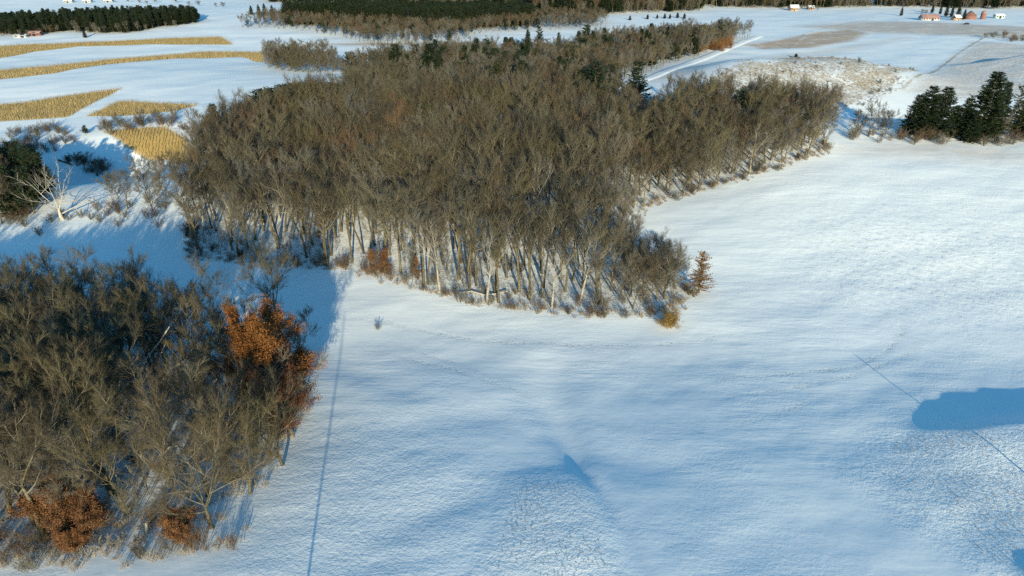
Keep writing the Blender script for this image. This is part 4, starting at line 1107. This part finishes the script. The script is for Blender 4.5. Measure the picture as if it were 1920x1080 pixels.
# ------------------------------------------------------------------ farm buildings
M_WHITE = plain('white_boards', (0.55, 0.50, 0.48), 0.7, (1.5, 0.08)); M_RED = plain('red_boards', (0.26, 0.13, 0.11), 0.7, (1.5, 0.15))
M_ROOFRED = plain('red_roof', (0.31, 0.19, 0.175), 0.6, (0.6, 0.12)); M_ROOFSNOW = plain('snowy_roof', (0.80, 0.80, 0.80), 0.8)
M_TAN = plain('tan_boards', (0.50, 0.33, 0.20), 0.7); M_MINT = plain('pale_green_boards', (0.55, 0.66, 0.58), 0.7); M_DARK = plain('dark_opening', (0.03, 0.03, 0.035), 0.4); M_STEEL = plain('grey_steel', (0.42, 0.43, 0.44), 0.5)
def building(name, px, py, w, dpt, h, rise, mw, mr, label, cat, rz=0.0, windows=3, door=(2.2, 2.6)):
    x, y = at(px, py)
    e = bpy.data.objects.new(name, None); COL.objects.link(e); e.location = (x, y, hz(x, y)); e.rotation_euler = (0, 0, rz); e['label'] = label; e['category'] = cat
    B = MB(); B.box(-w / 2, w / 2, -dpt / 2, dpt / 2, -1.5, h)
    for sx in (-1, 1):
        q = sx * (w / 2)
        B.add([(q, -dpt / 2, h), (q, dpt / 2, h), (q, 0, h + rise), (q - sx * 0.2, -dpt / 2, h), (q - sx * 0.2, dpt / 2, h), (q - sx * 0.2, 0, h + rise)], tris=[(0, 1, 2), (3, 5, 4)], quads=[(0, 2, 5, 3), (1, 4, 5, 2)])
    link('wall', B.mesh('wall', mw), e)
    B = MB(); o_ = 0.45
    for sy in (-1, 1):
        y0, y1 = sy * (dpt / 2 + o_), 0.0; z0 = h - o_ * rise / (dpt / 2) + 0.05; z1 = h + rise + 0.05
        X0, X1 = -w / 2 - o_, w / 2 + o_
        B.add([(X0, y0, z0), (X1, y0, z0), (X1, y1, z1), (X0, y1, z1), (X0, y0, z0 + .22), (X1, y0, z0 + .22), (X1, y1, z1 + .22), (X0, y1, z1 + .22)],
              quads=[(0, 1, 2, 3), (4, 7, 6, 5), (0, 4, 5, 1), (1, 5, 6, 2), (0, 3, 7, 4)])
    link('roof', B.mesh('roof', mr), e)
    n = windows + 1; dm = None
    for q in range(n):
        cx = -w / 2 + w * (q + 0.5) / n
        B = MB()
        if q == n // 2: B.box(cx - door[0] / 2, cx + door[0] / 2, -dpt / 2 - 0.06, -dpt / 2 + 0.02, 0, door[1]); link('door', B.mesh('door', M_DARK), e)
        else: B.box(cx - 0.6, cx + 0.6, -dpt / 2 - 0.05, -dpt / 2 + 0.02, h * 0.45, h * 0.45 + 1.1); link('window', B.mesh('window', M_DARK), e)
    return e
building('long_barn', 1741, 38, 15.5, 8, 2.2, 2.8, M_WHITE, M_ROOFRED, 'long low white walled barn with a faded red roof', 'barn', windows=5)
building('cottage', 1792, 38, 6, 6, 2.6, 2.0, M_TAN, M_ROOFSNOW, 'small tan cottage with a snowy roof among the farm spruces', 'cottage', rz=0.3, windows=2, door=(1.0, 2.0))
building('red_barn', 1818, 36, 7, 9, 3.2, 3.8, M_RED, M_ROOFRED, 'steep roofed red barn right of the farm spruces', 'barn', rz=1.2, windows=2)
building('pale_shed', 1872, 34, 8, 5, 2.4, 1.3, M_MINT, M_ROOFSNOW, 'pale green shed at the right end of the farm', 'shed', windows=2)
building('farmhouse', 1488, 20, 8, 6, 3.0, 2.6, M_TAN, M_ROOFSNOW, 'far white farmhouse with a snowy roof below the dark ridge', 'house', rz=-0.2, windows=4, door=(1.1, 2.1))
building('far_house', 1520, 18, 6, 5, 2.2, 1.8, M_TAN, M_ROOFSNOW, 'smaller far house right of the white farmhouse', 'house', windows=2, door=(1.0, 2.0))
building('red_shed', 68, 67, 7, 4, 1.8, 1.0, M_RED, M_ROOFRED, 'low red shed at the foot of the pine plantation', 'shed', windows=2)
building('open_shed', 40, 70, 8, 4, 1.2, 0.6, M_STEEL, M_STEEL, 'low grey shed left of the red shed', 'shed', windows=1)
for px, py, lab in [(130, 5, 'far grey barn at the top left behind the plantation'), (165, 5, 'second far grey barn behind the plantation, right of the first'), (205, 4, 'third far grey barn behind the plantation')]:
    building('far_barn', px, py, 8, 6, 1.8, 1.4, M_STEEL, M_ROOFSNOW, lab, 'barn', windows=2)
# silo beside the red barn
x, y = at(1842, 36)
e = bpy.data.objects.new('silo', None); COL.objects.link(e); e.location = (x, y, hz(x, y)); e['label'] = 'round red silo with a domed top right of the red barn'; e['category'] = 'silo'
a_ = np.linspace(0, 6.283, 17)[:-1]
def lathe(prof, mat, name):
    B = MB(); n = 16
    V = np.concatenate([np.stack([r * np.cos(a_), r * np.sin(a_), np.full(n, z)], 1) for r, z in prof])
    i = np.arange(len(prof) - 1)[:, None] * n; j = np.arange(n)[None, :]
    B.add(V, quads=np.stack([i + j, i + (j + 1) % n, i + n + (j + 1) % n, i + n + j], -1).reshape(-1, 4))
    return B.mesh(name, mat)
link('tower', lathe([(2.3, -1), (2.3, 5.5)], M_RED, 'tower'), e); link('dome', lathe([(2.38, 5.4), (2.2, 6.4), (1.5, 7.3), (0.02, 7.8)], M_ROOFRED, 'dome'), e)
# a parked car in front of the farm
x, y = at(1812, 46)
e = bpy.data.objects.new('parked_car', None); COL.objects.link(e); e.location = (x, y, hz(x, y) + 0.05); e['label'] = 'small dark car parked on the snow below the red barn'; e['category'] = 'car'
B = MB(); B.box(-2.2, 2.2, -0.9, 0.9, 0.35, 0.95); link('body', B.mesh('body', plain('dark_paint', (0.05, 0.055, 0.07), 0.3)), e)
B = MB(); B.add([(-1.3, -.82, .95), (1.5, -.82, .95), (1.5, .82, .95), (-1.3, .82, .95), (-.8, -.7, 1.5), (1.0, -.7, 1.5), (1.0, .7, 1.5), (-.8, .7, 1.5)], quads=[(4, 5, 6, 7), (0, 1, 5, 4), (1, 2, 6, 5), (2, 3, 7, 6), (3, 0, 4, 7)])
link('cabin', B.mesh('cabin', M_DARK), e)
wm = lathe([(0.02, -0.11), (0.34, -0.11), (0.34, 0.11), (0.02, 0.11)], M_DARK, 'wheel')
for sx in (-1.4, 1.4):
    for sy in (-0.85, 0.85):
        w_ = link('wheel', wm, e); w_.location = (sx, sy, 0.33); w_.rotation_euler = (R(90), 0, 0)

# ------------------------------------------------------------------ utility poles just in front of the frame, whose shadows fall into it
def utility_pole(px, py, back, hgt, label):
    x, y = at(px, py); x -= ldx * back; y -= ldy * back
    e = bpy.data.objects.new('utility_pole', None); COL.objects.link(e); e.location = (x, y, hz(x, y)); e['label'] = label; e['category'] = 'utility pole'
    B = MB(); B.tube([(0, 0, -1), (0, 0, hgt)], [0.13, 0.085], 8); link('pole', B.mesh('pole', M_BARK), e)
utility_pole(578, 1080, 26, 15.5, 'wooden utility pole below the frame by the near wood')
utility_pole(1920, 885, 10, 6.3, 'wooden utility pole beyond the right edge of the rough hill')
